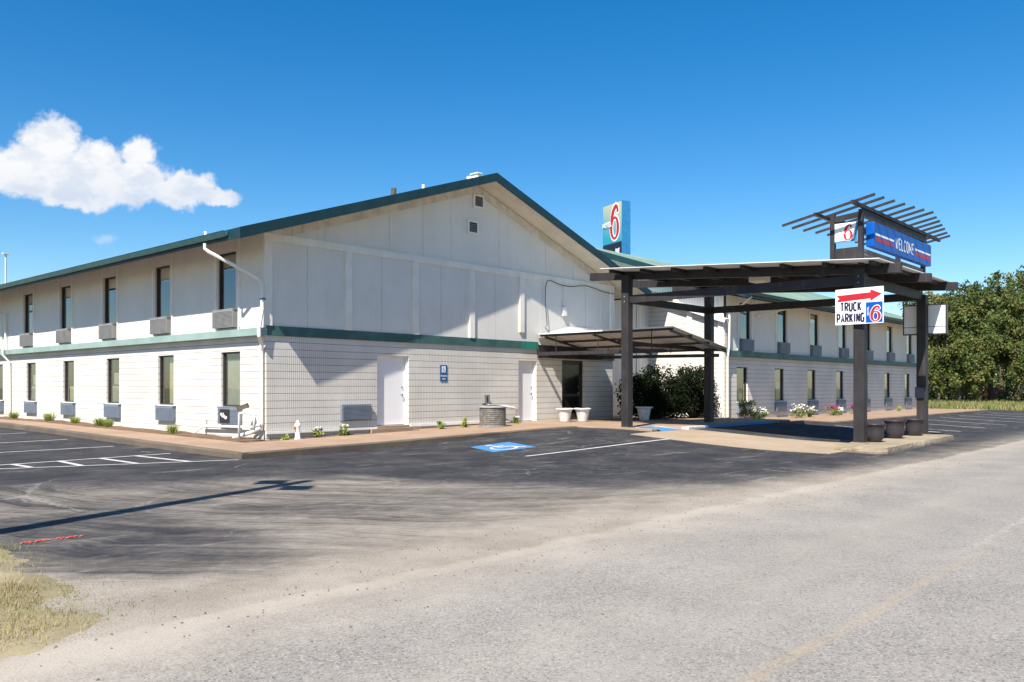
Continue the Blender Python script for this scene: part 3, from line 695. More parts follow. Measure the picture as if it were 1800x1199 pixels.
mb = MB(); mb.box(12.93, 14.29, .19, .214, .34, 2.66); part('door_backing', mb, M['dark'], dd)
mb = MB(); mb.box(dl-.3, dr+.4, -.14, -.001, .15, .34); mb.box(dl+.001, dr-.001, -.04, .2, .30, .418); part('door_step', mb, M['conc'], mbd)
mb = MB(); mb.box(-.02, 3.8, -.06, -.001, .33, .40); mb.box(5.15, 9.9, -.06, -.001, .36, .44); part('base_trim', mb, M['white'], mbd)
acg = MB(); acg.box(2.46, 3.55, -.10, -.001, .62, 1.10)
for k in range(11): acg.box(2.50, 3.51, -.112, -.099, .66+.037*k, .68+.037*k)
part('air_conditioner', acg, M['blgrey'], mbd, label='wide grey air conditioner on the gable wall beside the white door')
# wall cable, conduits and boxes
mb = MB(); cab = [(12.05,3.68),(11.78,3.86),(11.9,3.96),(11.86,4.3),(11.78,4.84),(11.80,5.4),(11.9,5.62),(12.1,5.66),(12.7,5.55),(13.3,5.54),(13.9,5.62),(14.4,5.66),(15.0,5.60),(15.5,5.52),(16.25,5.5)]
mb.tube([(x, -.10, z) for x, z in cab], .015, 6); part('cable', mb, M['cable'], mbd)
part('conduit', MB().tube([(12.95,-.05,5.5),(12.95,-.05,4.75)], .018, 6), M['trimw'], mbd); mb = MB(); part('junction_box', MB().box(12.86, 13.06, -.13, -.02, 4.38, 4.72), M['trimw'], mbd); mb.tube([(15.35,-.05,5.3),(15.35,-.05,4.25),(15.55,-.05,4.2)], .015, 6); part('conduit', mb, M['trimw'], mbd)
mb = MB(); mb.box(7.45, 7.6, -.003, -.001, 1, 1.1)
# roof fittings
def rz_at(x): return RZ-abs(x-RX)*SL
for (x, y, h_, r0, mt) in ((5.0, .6, .24, .09, M['bark']), (6.55, .9, .17, .05, M['white']), (0.9, 5.0, .2, .05, M['white'])):
    mb = MB(); mb.tube([(x,y,rz_at(x)-.05),(x,y,rz_at(x)+h_)], r0, 10); part('vent_pipe', mb, mt, mbd)
mb = MB(); mb.box(8.0, 8.45, -.25, .3, RZ-.04, RZ+.09); mb.box(7.95, 8.2, -.3, .1, RZ+.091, RZ+.14); bevel(part('ridge_vent', mb, M['white'], mbd), .03)
# connector between the two blocks
mb = MB(); wall(mb, PY, 16.31, 21.3, -.1, 5.75, []) ; mb.v = [(a, b+1.3, c) for a, b, c in mb.v]; part('connector_wall', mb, M['wallup'], mbd)
for x in (18.1, 19.3, 20.2): batten(mbd, x, x+.16, 1.25, 1.3, .3, 5.7)
mb = MB(); mb.box(20.0, 21.1, 1.262, 1.3, .3, 5.7); part('ribbed_panel', mb, M['ribbed'], mbd)
mb = MB(); mb.box(16.31, 21.29, .08, 20, 5.76, 5.9); part('connector_roof', mb, M['roof'], mbd)

# ================================================================= wing
WY, WX0, WX1 = -2.45, 21.3, 48.5
wing = thing('motel_wing', 'shaded two-storey cream wing with green roof behind the canopy', 'building', (21.3, -2.45, 0))
PW = lambda u_, d_, z_: (u_, WY+d_, z_); PWU = lambda u_, d_, z_: (u_, WY-.1+d_, z_)
wx = [23.02+3.93*k for k in range(7)]
mb = MB(); wall(mb, PW, WX0, WX1, -.1, 3.0, [(x-.53, x+.53, .96, 2.54) for x in wx]); part('lower_wall', mb, M['blockL'], wing)
mb = MB(); wall(mb, PWU, WX0, WX1, 3.2, 5.7, [(x+.1-.515, x+.1+.515, 3.80, 5.46) for x in wx], .2); mb.q((WX0,WY-.1,3.2),(WX1,WY-.1,3.2),(WX1,WY,3.2),(WX0,WY,3.2)); part('upper_wall', mb, M['wallup'], wing)
cw = ['low', 'lowr', 'low', 'low', 'lowr', 'none', 'low']; cu = ['none', 'none', 'top', 'none', 'topr', 'topr', 'none']
for i, x in enumerate(wx):
    put_window(wing, WL, (x, WY, .96), 0, cL[cw[i]]); put_window(wing, WU, (x+.1, WY-.1, 3.8), 0, cU[cu[i]])
    link('air_conditioner', acU, wing, Vector((x+.12, WY-.1, 3.28))-wing.location); link('air_conditioner', acL, wing, Vector((x+.04, WY, .46))-wing.location)
for o in wing.children:
    if o.name.startswith('air_conditioner'):
        o.data = o.data.copy(); o.data.materials[0] = M['blgrey']
for x in wx: batten(wing, x-.68, x-.58, WY-.135, WY-.1, 3.3, 5.6); batten(wing, x+.70, x+.80, WY-.13, WY-.1, 3.3, 5.6)
mb = MB(); mb.box(WX0-.1, WX1+.1, WY-.215, WY-.001, 2.99, 3.25); part('belt_course', mb, M['belt'], wing)
# gable end of the wing (faces the entrance)
RY = WY+8.14; ztw = lambda y: RZ+.06-.22-abs(y-RY)*SL
ys_ = sorted(set(lin(WY, RY+8.14, 16)+[RY])); mb = MB()
for a, b in zip(ys_[:-1], ys_[1:]): mb.q((WX0,b,0),(WX0,a,0),(WX0,a,ztw(a)),(WX0,b,ztw(b)))
part('gable_wall', mb, M['ribbed'], wing)
mb = MB()
for a, b in zip(ys_[:-1], ys_[1:]): mb.q((WX1,a,0),(WX1,b,0),(WX1,b,ztw(b)),(WX1,a,ztw(a)))
part('gable_wall', mb, M['wallup'], wing)
gable_roof(wing, RY, 'x', HW, RZ+.06, 20.5, 49.4)
gutter(wing, 'x', RY-HW-.025, 20.9, 49, EZ+.05, -1)
# projecting lean-to on that end
mb = MB(); zz = lambda y: 4.62+(y+2.6)*(-(4.62-5.62)/3.0)
mb.q((21.06,1.3,-.1),(21.06,-2.6,-.1),(21.06,-2.6,zz(-2.6)-.1),(21.06,1.3,zz(1.3)-.1)); mb.q((21.06,-2.6,-.1),(21.3,-2.6,-.1),(21.3,-2.6,zz(-2.6)-.1),(21.06,-2.6,zz(-2.6)-.1))
part('stair_wall', mb, M['blockL'], wing)
mb = MB(); mb.beam((21.05,-2.75,zz(-2.75)), (21.05,1.3,zz(1.3)), .5, .07); mb.beam((20.83,-2.75,zz(-2.75)-.06), (20.83,1.3,zz(1.3)-.06), .05, .16); part('stair_roof', mb, M['white'], wing)
mb = MB()
for y in (-2.58, -1.02): mb.box(20.99, 21.06, y, y+.26, .3, zz(y)-.12)
mb.box(21.24, 21.299, -2.45, -2.2, 4.6, 5.6); mb.box(21.24, 21.299, -.2, .1, 5.2, 6.4)
part('pilaster', mb, M['trimw'], wing)
downspout(wing, [(21.1,-3.85,5.5),(21.2,-3.4,5.2),(21.25,-2.75,4.95),(21.25,-2.72,3.4),(21.25,-2.65,2.9),(21.25,-2.65,.3)])
downspout(wing, [(25.2,-3.9,5.5),(25.2,-3.7,5.3),(24.3,-2.7,4.98),(24.1,-2.62,4.9)])

# ================================================================= porte-cochere canopy
can = thing('entrance_canopy', 'dark brown post-and-beam canopy with thin metal roof over the drive', 'canopy', (12.5, -8.75, 0))
AX, BX, AY, CY = 9.87, 15.17, -5.09, -12.4
for x, y, zb_, zt_ in ((AX, AY, .32, 5.20), (BX, AY, .32, 5.0), (AX, CY, .15, 4.71), (BX, CY, .15, 4.45)):
    mb = MB(); mb.box(x-.135, x+.135, y-.135, y+.135, zb_, zt_); p_ = bevel(part('post', mb, M['brown'], can), .012)
    mb = MB(); mb.box(x-.19, x+.19, y-.19, y+.19, zb_-.01, zb_+.025); part('base_plate', mb, M['stone'], p_)
for x, y in ((AX, AY), (BX, AY), (AX, CY), (BX, CY)):
    for z in (4.34, 4.50): part('bolt', MB().tube([(x-.15, y, z), (x-.134, y, z)], .02, 8), M['grey'], can)
bz = lambda y: 5.29-.064*(-3.54-y)
for x in (10.10, 12.65, 15.30):
    mb = MB(); ya, yb = -3.5, (-13.35 if x < 14 else -13.35); mb.beam((x, ya, bz(ya)), (x, yb, bz(yb)), .17, .25); bevel(part('roof_beam', mb, M['brown'], can), .008)
for (a, b) in (((AX, AY, 4.42), (AX, CY, 4.42)), ((BX, AY, 4.42), (BX, CY, 4.42)), ((AX, AY, 4.42), (BX, AY, 4.42)), ((AX, CY, 4.42), (BX, CY, 4.42))):
    A_, B_ = Vector(a), Vector(b); t_ = (B_-A_).normalized()*.136; mb = MB(); mb.beam(A_+t_, B_-t_, .10, .24); part('tie_beam', mb, M['brown'], can)
py_ = [-4.83, -5.98, -7.08, -8.16, -9.32, -10.48, -11.65, -12.85]
for y in py_:
    mb = MB(); mb.box(9.32, 15.85, y-.05, y+.05, bz(y)+.03, bz(y)+.132); part('purlin', mb, M['brown'], can)
mb = MB(); mb.beam((9.95, -13.1, bz(-13.1)-.0), (15.6, -13.1, bz(-13.1)), .06, .16)
def corrugated(mb, x0, x1, y0, y1, zf, pitch=.15, amp=.012, along='x'):
    """ribs run along y; wave across x"""
    n = int((x1-x0)/pitch*4); rows = []
    for s_ in (0, 1):
        yy = y1 if s_ else y0; off = len(mb.v)
        for k in range(n+1): x = x0+(x1-x0)*k/n; mb.v.append((x, yy, zf(x, yy)+amp*math.sin(2*math.pi*(x-x0)/pitch)))
        rows.append(off)
    for k in range(n): mb.f.append((rows[0]+k, rows[0]+k+1, rows[1]+k+1, rows[1]+k))
    return mb
mb = MB(); corrugated(mb, 9.18, 15.95, -13.08, -4.55, lambda x, y: bz(y)+.152)
rs = part('roof_sheet', mb, M['steel'], can); m_ = rs.modifiers.new('thick', 'SOLIDIFY'); m_.thickness = .012
mb = MB(); mb.beam((9.165,-13.09,bz(-13.09)+.157),(9.165,-4.54,bz(-4.54)+.157),.02,.016); part('edge_trim', mb, M['glint'], can)
mb = MB(); mb.box(9.18, 15.95, -13.1, -13.082, bz(-13.08)+.147, bz(-13.08)+.170); part('edge_trim', mb, M['glint'], can)
mb = MB(); mb.box(11.6, 12.1, -8.9, -8.4, bz(-8.5)-.12, bz(-8.5)+.12); bevel(part('ceiling_light', mb, M['trimw'], can), .03)
mb = MB(); mb.box(BX-.20, BX-.136, CY-.10, CY+.16, 1.28, 1.62); part('junction_box', mb, M['black'], can)
# entrance awning
awn = thing('entrance_awning', 'small corrugated awning on brown rails in front of the dark entrance door', 'awning', (13, -3, 2.7))
az = lambda x, y: 3.60-.155*(x-11.4)
mb = MB(); n0 = 0
nn = 44*4; y0, y1 = -5.85, -.11
for x in (11.4, 15.2):
    for k in range(nn+1): y = y0+(y1-y0)*k/nn; mb.v.append((x, y, az(x, y)+.014*math.sin(2*math.pi*k/4)))
for k in range(nn): mb.f.append((k, k+1, nn+1+k+1, nn+1+k))
o = part('roof_sheet', mb, M['steel'], awn); m_ = o.modifiers.new('thick', 'SOLIDIFY'); m_.thickness = .012
part('edge_trim', MB().box(11.365, 11.399, -5.86, -.105, 3.575, 3.615), M['glint'], awn)
for x in (11.5, 12.7, 13.9, 15.1): mb = MB(); mb.beam((x, -.12, az(x, 0)-.05), (x, -5.8, az(x, 0)-.05), .05, .07); part('purlin', mb, M['bronze'], awn)
for y in (-.4, -2.6, -5.75): mb = MB(); mb.beam((11.4, y, az(11.4, y)-.12), (15.2, y, az(15.2, y)-.12), .05, .07); part('rafter', mb, M['bronze'], awn)
mb = MB(); mb.beam((11.4, -.11, 2.86), (11.4, -5.5, 2.82), .07, .13); part('rail', mb, M['brown'], awn)
mb = MB(); mb.beam((12.0, -.11, 2.88), (12.0, -5.25, 2.84), .07, .10); part('rail', mb, M['brown'], awn)
mb = MB(); mb.beam((14.4, -.11, 2.80), (14.4, -5.9, 2.74), .07, .12); part('rail', mb, M['brown'], awn)
mb = MB(); mb.beam((11.0, -4.3, 3.08), (16.6, -5.0, 3.02), .07, .12); part('rail', mb, M['brown'], awn)
mb = MB(); mb.beam((11.0, -3.9, 3.2), (16.0, -4.6, 2.98), .06, .08); part('rail', mb, M['brown'], awn)
mb = MB(); mb.box(11.43, 16.29, -.10, -.003, 2.72, 3.14); part('ledger', mb, M['brown'], awn)
for (x, y) in ((11.45, -.9), (11.45, -2.8), (11.45, -5.0), (14.3, -1.2), (14.3, -4.0)):
    mb = MB(); mb.beam((x, y, az(x, y)-.02), (x, y, 2.88), .025, .025, (1, 0, 0)); part('hanger', mb, M['bronze'], awn)

mb = MB(); mb.q((11.35,-.058,3.57),(15.2,-.058,3.1),(14.9,-.058,3.98),(13.2,-.058,3.98)); mb.q((11.35,-.06,3.57),(11.35,-.30,3.60),(15.2,-.30,3.02),(15.2,-.06,3.1)); part('flashing', mb, M['glint'], awn)
# ================================================================= sign tower with slatted top
tw = thing('sign_tower', 'brown framed roof tower with fanned slats holding the signs above the canopy', 'sign tower', (12.4, -12.1, 4.9))
tx0, tx1, ty0, ty1 = 9.78, 15.05, -12.45, -11.72
for x, y in ((tx0, ty0), (tx1, ty0), (tx0, ty1), (tx1, ty1)):
    mb = MB(); mb.box(x-.06, x+.06, y-.06, y+.06, 4.78, 6.2); part('post', mb, M['brown'], tw)
mb = MB(); mb.box(tx0-.02, tx0+.02, ty0+.06, ty1-.06, 4.86, 5.28); part('side_panel', mb, M['brown'], tw)
mb = MB(); mb.box(tx0+.06, tx1-.06, ty0-.02, ty0+.02, 4.82, 5.24)
for k in range(4): mb.box(tx0+.06, tx1-.06, ty0-.035, ty0-.02, 4.86+.1*k, 4.92+.1*k)
part('siding_panel', mb, M['grey'] if False else paint('weathered siding', (.17, .15, .16), .7, .15, 3), tw)
mb = MB(); mb.beam((tx0-.05, ty0, 6.16), (tx1+.2, ty0, 6.16), .1, .18); mb.beam((tx0-.05, ty1, 6.06), (tx1+.2, ty1, 6.06), .1, .14); mb.beam((tx0, ty0+.05, 6.12), (tx0, ty1-.05, 6.06), .08, .14); part('top_frame', mb, M['brown'], tw)
pz = lambda y: 6.40-.2*(y+12.6)
for y in (-12.5, -11.55):
    mb = MB(); mb.beam((9.0, y, pz(y)-.07), (16.6, y, pz(y)-.07), .07, .09); part('bearer', mb, M['brown'], tw)
sxs = [9.28, 9.84, 10.47, 11.11, 11.76, 12.36, 12.96, 13.67, 14.26, 14.85, 15.46, 16.10, 16.67]
sye = [-12.97, -13.01, -13.07, -13.13, -13.18, -13.25, -13.32, -13.21, -13.14, -13.05, -12.96, -12.86, -12.79]
syn = [-10.54, -10.57, -10.62, -10.71, -10.79, -10.85, -10.9, -10.9, -10.95, -11.0, -11.05, -11.1, -11.15]
for x, a, b in zip(sxs, sye, syn):
    mb = MB(); mb.beam((x, a, pz(a)), (x, b, pz(b)), .06, .06); part('slat', mb, M['brown'], tw)

# ---------------------------------------------------------------- lettering
def text_polys(body, wd, ht, bold=.0, res=3):
    cu_ = bpy.data.curves.new('t', 'FONT'); cu_.body = body; cu_.resolution_u = res; cu_.offset = bold
    ob = bpy.data.objects.new('t', cu_); COL.objects.link(ob); dg = bpy.context.evaluated_depsgraph_get(); dg.update()
    me = bpy.data.meshes.new_from_object(ob.evaluated_get(dg)); V = [v_.co.copy() for v_ in me.vertices]; F = [tuple(p.vertices) for p in me.polygons]
    bpy.data.objects.remove(ob); bpy.data.curves.remove(cu_); bpy.data.meshes.remove(me)
    x0 = min(v_.x for v_ in V); x1 = max(v_.x for v_ in V); y0 = min(v_.y for v_ in V); y1 = max(v_.y for v_ in V)
    return [((v_.x-x0)/(x1-x0)*wd, (v_.y-y0)/(y1-y0)*ht) for v_ in V], F
def text_on(mb, P, body, u0, v0, wd, ht, bold=.0):
    V, F = text_polys(body, wd, ht, bold); mb.add([P(u0+a, v0+b) for a, b in V], F); return mb
GL = {'T': [[(0,1),(1,1)],[(.5,1),(.5,0)]], 'R': [[(0,0),(0,1),(.7,1),(1,.86),(1,.66),(.7,.5),(0,.5)],[(.55,.5),(1,0)]], 'U': [[(0,1),(0,.2),(.25,0),(.75,0),(1,.2),(1,1)]],
 'C': [[(.95,.88),(.7,1),(.28,1),(0,.82),(0,.18),(.28,0),(.7,0),(.95,.12)]], 'K': [[(0,0),(0,1)],[(.95,1),(.05,.42)],[(.35,.58),(.95,0)]], 'P': [[(0,0),(0,1),(.75,1),(1,.85),(1,.6),(.75,.45),(0,.45)]],
 'A': [[(0,0),(.5,1),(1,0)],[(.2,.3),(.8,.3)]], 'I': [[(.5,0),(.5,1)]], 'N': [[(0,0),(0,1)],[(.02,1),(.98,0)],[(1,0),(1,1)]], 'G': [[(.95,.88),(.7,1),(.25,1),(0,.82),(0,.18),(.25,0),(.75,0),(1,.15),(1,.45),(.6,.45)]],
 'W': [[(0,1),(.25,0)],[(.25,0),(.5,.85)],[(.5,.85),(.75,0)],[(.75,0),(1,1)]], 'E': [[(1,1),(0,1),(0,0),(1,0)],[(0,.52),(.85,.52)]], 'L': [[(0,1),(0,0),(1,0)]], 'O': [[(.25,0),(0,.18),(0,.82),(.25,1),(.75,1),(1,.82),(1,.18),(.75,0),(.25,0)]], 'M': [[(0,0),(0,1)],[(0,1),(.5,.25)],[(.5,.25),(1,1)],[(1,1),(1,0)]],
 'S': [[(1,.8),(.75,1),(.25,1),(0,.8),(.1,.58),(.9,.42),(1,.2),(.75,0),(.25,0),(0,.2)]], 'Y': [[(0,1),(.5,.5),(1,1)],[(.5,.5),(.5,0)]]}
def heavy_text(mb, P3, word, u0, v0, wd, ht, sw_, gap=.42):
    """heavy condensed capitals drawn as mitred strokes; P3(u, v, d)"""
    ws_ = [.35 if c == 'I' else (1.35 if c in 'MW' else 1.0) for c in word]; tot = sum(ws_)+gap*(len(word)-1)*1.6; un = (wd-sw_)/tot; x = u0+sw_/2; d_ = 0
    hh = ht-sw_
    for c, w_ in zip(word, ws_):
        for pl in GL[c]:
            pts_ = [(x+a*w_*un, v0+sw_/2+b*hh) for a, b in pl]
            L_, R_ = [], []
            for i, p in enumerate(pts_):
                a = pts_[max(i-1, 0)]; b = pts_[min(i+1, len(pts_)-1)]
                def nrm(q0, q1): dx, dy = q1[0]-q0[0], q1[1]-q0[1]; l = math.hypot(dx, dy) or 1; return (-dy/l, dx/l)
                n1 = nrm(a, p) if i > 0 else nrm(p, b); n2 = nrm(p, b) if i < len(pts_)-1 else n1
                mx, my = n1[0]+n2[0], n1[1]+n2[1]; l = math.hypot(mx, my) or 1; mx, my = mx/l, my/l; k = min(1.6, 1/max(.35, mx*n1[0]+my*n1[1]))*sw_/2
                ex = ey_ = 0
                if i in (0, len(pts_)-1) and c in 'TCGSEL' : pass
                L_.append((p[0]+mx*k, p[1]+my*k)); R_.append((p[0]-mx*k, p[1]-my*k))
            for i in range(len(pts_)-1): mb.q(P3(*L_[i], d_), P3(*R_[i], d_), P3(*R_[i+1], d_), P3(*L_[i+1], d_))
            d_ += .0005
        x += (w_+gap*1.6)*un
    return mb
def six_outline(fat=0.0):
    """numeral 6: bowl ring + sweeping arm, unit box 0..1 wide, 0..1 tall -> list of quads"""
    Q = []
    cx_, cy_ = .5, .335; n = 36
    for k in range(n):
        a0, a1 = 2*math.pi*k/n, 2*math.pi*(k+1)/n
        o = lambda a: (cx_+(.47+fat)*math.cos(a), cy_+(.335+fat)*math.sin(a)); i_ = lambda a: (cx_+(.22-fat)*math.cos(a), cy_+(.275-fat)*math.sin(a))
        Q.append((o(a0), o(a1), i_(a1), i_(a0)))
    path = [(.155, .30), (.16, .48), (.22, .64), (.32, .78), (.46, .895), (.62, .955), (.76, .93), (.83, .87)]; wd = [.25, .255, .25, .225, .175, .12, .11, .13]
    pts_ = []
    for i, p in enumerate(path):
        a = path[max(i-1, 0)]; b = path[min(i+1, len(path)-1)]; dx, dy = b[0]-a[0], b[1]-a[1]; L = math.hypot(dx, dy); w2 = wd[i]/2+fat
        pts_.append(((p[0]-dy/L*w2, p[1]+dx/L*w2), (p[0]+dy/L*w2, p[1]-dx/L*w2)))
    arm = [(pts_[i][0], pts_[i][1], pts_[i+1][1], pts_[i+1][0]) for i in range(len(path)-1)]
    ball = [tuple((.81+(.105+fat)*math.cos(a), .83+(.06+fat)*math.sin(a)) for a in np.linspace(0, 2*math.pi, 15)[:-1])]
    return Q, arm, ball
def six_on(mb, P3, u0, v0, wd, ht, d0, fat=0.0):
    for j, grp in enumerate(six_outline(fat)):
        for q_ in grp: mb.q(*[P3(u0+a*wd, v0+b*ht, d0+j*.0012) for a, b in q_])
    return mb

# welcome sign (faces -y) on the tower front
ws = thing('welcome_sign', 'long blue light-box sign reading WELCOME on the canopy tower', 'sign', (12.7, -12.6, 5.28))
mb = MB(); mb.box(10.02, 15.0, -12.70, -12.49, 5.29, 5.93); bevel(part('sign_box', mb, M['blue'], ws), .02)
P = lambda u_, v_: (10.02+u_, -12.704, 5.29+v_)
mb = MB(); mb.q(P(.1,.30),P(1.55,.30),P(1.55,.355),P(.1,.355)); mb.q(P(3.4,.30),P(4.9,.30),P(4.9,.355),P(3.4,.355)); heavy_text(mb, lambda a, b, d: (10.02+a, -12.704-d, 5.29+b), 'WELCOME', 1.68, .13, 1.58, .33, .045); part('lettering', mb, M['wsign'], ws)
mb = MB(); mb.q(P(.1,.15),P(1.55,.15),P(1.55,.255),P(.1,.255)); mb.q(P(3.4,.15),P(4.9,.15),P(4.9,.255),P(3.4,.255)); part('red_bars', mb, M['red'], ws)
# number sign facing -x on the tower
ns = thing('number_sign', 'small light-box sign with a red numeral 6 on the tower side', 'sign', (9.7, -12.1, 5.4))
mb = MB(); mb.box(9.72, 9.84, -12.38, -11.79, 5.43, 5.93); part('sign_box', mb, M['wsign'], ns)
P3 = lambda u_, v_, d_: (9.718-d_, -11.79-u_, 5.43+v_)      # u runs to the right seen from -x
mb = MB(); mb.q(P3(0,0,.001),P3(.59,0,.001),P3(.59,.06,.001),P3(.0,.03,.001)); mb.q(P3(.5,.06,.001),P3(.59,.06,.001),P3(.59,.5,.001),P3(.56,.5,.001)); part('blue_border', mb, M['teal'], ns)
mb = MB(); six_on(mb, P3, .225, .035, .25, .42, .002, .035); text_on(mb, lambda a, b: P3(a, b, .0105), 'MOT', .05, .21, .15, .055); part('white_outline', mb, M['wsign'], ns)
mb = MB(); six_on(mb, P3, .225, .035, .25, .42, .006); part('numeral', mb, M['red'], ns)
mb = MB(); text_on(mb, lambda a, b: P3(a, b, .012), 'EL', .21, .21, .09, .055); part('lettering', mb, M['wsign'], ns)

# truck parking sign on the front post
ts_ = thing('truck_parking_sign', 'white TRUCK PARKING sign with red arrow fixed to the front post', 'sign', (9.68, -12.42, 3.25), rad(-6))
def local_part(name, mb, mat, parent, smooth=False):
    me = mb.mesh(name, (0,0,0), smooth); me.materials.append(mat); o = bpy.data.objects.new(name, me); COL.objects.link(o); o.parent = parent; return o
sw, sh = 1.27, .93; SU = .60
LP = lambda u_, v_, d_=0: (-.05-d_, SU-u_, v_)
mb = MB(); mb.box(-.05, -.02, SU-sw, SU, 0, sh); local_part('sign_board', mb, M['wsign'], ts_)
mb = MB()
for a, b in (((.03,.60),(.96,.60)),): pass
mb.q(LP(.03,.60,.003), LP(.94,.64,.003), LP(.94,.80,.003), LP(.03,.77,.003), LP(.11,.685,.003))
mb.q(LP(.94,.575,.003), LP(1.24,.74,.003), LP(.94,.875,.003)); local_part('arrow', mb, M['red'], ts_)
for w_, u0_, v0_, l_ in (('TRUCK', .13, .335, .58), ('PARKING', .03, .045, .76)): local_part('lettering', heavy_text(MB(), lambda a, b, d: LP(a, b, .003+d), w_, u0_, v0_, l_, .25, .043), M['navy'], ts_)
mb = MB(); mb.q(LP(.82,.02,.003), LP(1.255,.02,.003), LP(1.255,.545,.003), LP(.82,.545,.003)); local_part('blue_field', mb, M['blue'], ts_)
mb = MB(); six_on(mb, LP, .93, .045, .29, .40, .005, .05)
V, F = text_polys('MOTEL', .22, .045, .02); mb.add([LP(.90-b, .21+a, .0055) for a, b in V], F); local_part('white_outline', mb, M['wsign'], ts_)
mb = MB(); six_on(mb, LP, .93, .045, .29, .40, .010); local_part('numeral', mb, M['red'], ts_)
# blank sign behind the far front post
bs = thing('blank_sign', 'blank white box sign mounted on the right-hand front post', 'sign', (15.35, -12.42, 3.26))
mb = MB(); mb.box(15.31, 15.45, -13.02, -11.82, 3.27, 4.14); part('sign_face', mb, M['wsign'], bs)
mb = MB()
for (a, b, c, e) in ((-13.05,-13.02,3.24,4.17),(-11.82,-11.79,3.24,4.17),(-13.02,-11.82,4.14,4.17),(-13.02,-11.82,3.24,3.27)): mb.box(15.29, 15.47, a, b, c, e)
mb.box(15.304, 15.31, -13.02, -11.82, 3.47, 3.485)
part('frame', mb, M['bronze'], bs)
# tall roadside sign behind the building
A27 = rad(42+27); dirf = Vector((math.cos(A27), math.sin(A27), 0)); A63 = rad(42-63); dirs = Vector((math.cos(A63), math.sin(A63), 0))
N0 = Vector((45.56, 19.68, 0))
ps = thing('pylon_sign', 'tall pylon sign with red numeral 6 rising behind the roof', 'sign', tuple(N0))
def PB(u_, v_, d_=0):       # u from far edge to near edge along the front face
    p_ = N0 + dirf*(2.9-u_) - dirs*d_; return (p_.x, p_.y, 11.6+v_)
def slab(mb, v0, v1, depth):
    n0 = len(mb.v)
    for u_, dd_ in ((0,0),(2.9,0),(2.9,-depth),(0,-depth)):
        for v_ in (v0, v1): mb.v.append(PB(u_, v_, dd_))
    for k in range(4): a = n0+2*k; b = n0+2*((k+1) % 4); mb.f.append((a, b, b+1, a+1))
    mb.f.append((n0+1, n0+3, n0+5, n0+7)); mb.f.append((n0+6, n0+4, n0+2, n0)); return mb
part('sign_box', slab(MB(), 0, 5.6, .85), M['teal'], ps)
mb = MB(); mb.q(PB(.04,2.25,.01),PB(2.86,2.25,.01),PB(2.86,5.56,.01),PB(.04,5.56,.01)); 
def mk_signface():
    m_, t, p, pos = newmat('pylon sign face'); x, y, z = t.sep(pos)
    c = t.mix(t.step(t.m('ADD', t.m('MULTIPLY', z, .35), t.m('MULTIPLY', x, -.35)), -11.3, -9.9), (.015, .26, .36), (.45, .44, .30)); t.l.new(c, p.inputs['Base Color']); p.inputs['Roughness'].default_value = .4; return m_
part('sign_face', mb, mk_signface(), ps)
mb = MB(); mb.q(PB(.04,.05,.012),PB(2.86,.05,.012),PB(2.86,2.2,.012),PB(.04,2.2,.012)); part('price_panel', mb, M['black'], ps)
mb = MB(); six_on(mb, PB, 1.15, 2.5, 1.45, 2.9, .03, .06); part('white_outline', mb, M['wsign'], ps)
for w_, u0_, v0_, l_, d0_ in (('MOTEL', .12, 3.65, 1.45, .10), ('ONE', 1.95, 1.25, .7, .03), ('PERSON', 1.55, .62, 1.25, .03)): part('lettering', heavy_text(MB(), lambda a, b, d: PB(a, b, d0_+d*4), w_, u0_, v0_, l_, .44, .075), M['wsign'], ps)
mb = MB(); six_on(mb, PB, 1.15, 2.5, 1.45, 2.9, .06); part('numeral', mb, M['red'], ps)
mb = MB(); mb.tube([tuple(N0+dirf*1.45+dirs*.42+Vector((0,0,-.1))), tuple(N0+dirf*1.45+dirs*.42+Vector((0,0,11.7)))], .28, 14); part('pole', mb, M['grey'], ps)
# accessible parking sign on the gable wall
hs_ = thing('accessible_parking_sign', 'small blue accessible parking sign on the cream gable wall', 'sign', (6.63, -.02, 1.82))
mb = MB(); mb.box(6.47, 6.79, -.022, -.003, 1.81, 2.35); bevel(part('sign_plate', mb, M['hblue'], hs_), .02)
Ph = lambda a, b: (6.46+a, -.0255, 1.80+b)
mb = MB(); mb.q(Ph(.07,.30),Ph(.25,.30),Ph(.25,.51),Ph(.07,.51)); part('symbol_field', mb, M['wsign'], hs_)
for w_, u0_, v0_, l_ in (('PARKING', .03, .16, .28), ('ONLY', .085, .06, .17)): part('lettering', text_on(MB(), Ph, w_, u0_, v0_, l_, .06, .02), M['wsign'], hs_)
mb = access_symbol(lambda a, b: (6.46+.07+.18*a, -.028, 1.80+.30+.21*b)); part('symbol', mb, M['hblue'], hs_)

# ================================================================= lamps
sl_ = thing('street_lamp', 'tall twin-headed lamp whose long shadow crosses the lot', 'street lamp', (-11.94, -10.72, -.05))
LX, LY, LH = -11.94, -10.72, 9.5
mb = MB(); mb.tube([(LX,LY,-.05),(LX,LY,LH)], [.20,.125], 12); part('pole', mb, M['bronze'], sl_)
mb = MB(); mb.box(LX-.25, LX+.25, LY-.25, LY+.25, -.05, .4); part('base', mb, M['stone'], sl_)
sd = Vector((.18, 1.0, 0)).normalized(); sp = Vector((-sd.y, sd.x, 0))
for s_ in (-1, 1):
    mb = MB(); c_ = Vector((LX,LY,LH-.75)); mb.beam(c_+sd*s_*.08, c_+sd*s_*.26, .06, .06); part('arm', mb, M['bronze'], sl_)
    mb = MB(); q_ = Vector((.70, -.71, 0)); hc = c_+sd*s_*.51; mb.beam(hc-q_*.23, hc+q_*.23, .46, .16); part('lamp_head', mb, M['bronze'], sl_)
dl_ = thing('lamp_post', 'thin pale lamp post showing above the left eave', 'lamp post', (7.85, 46.6, 0))
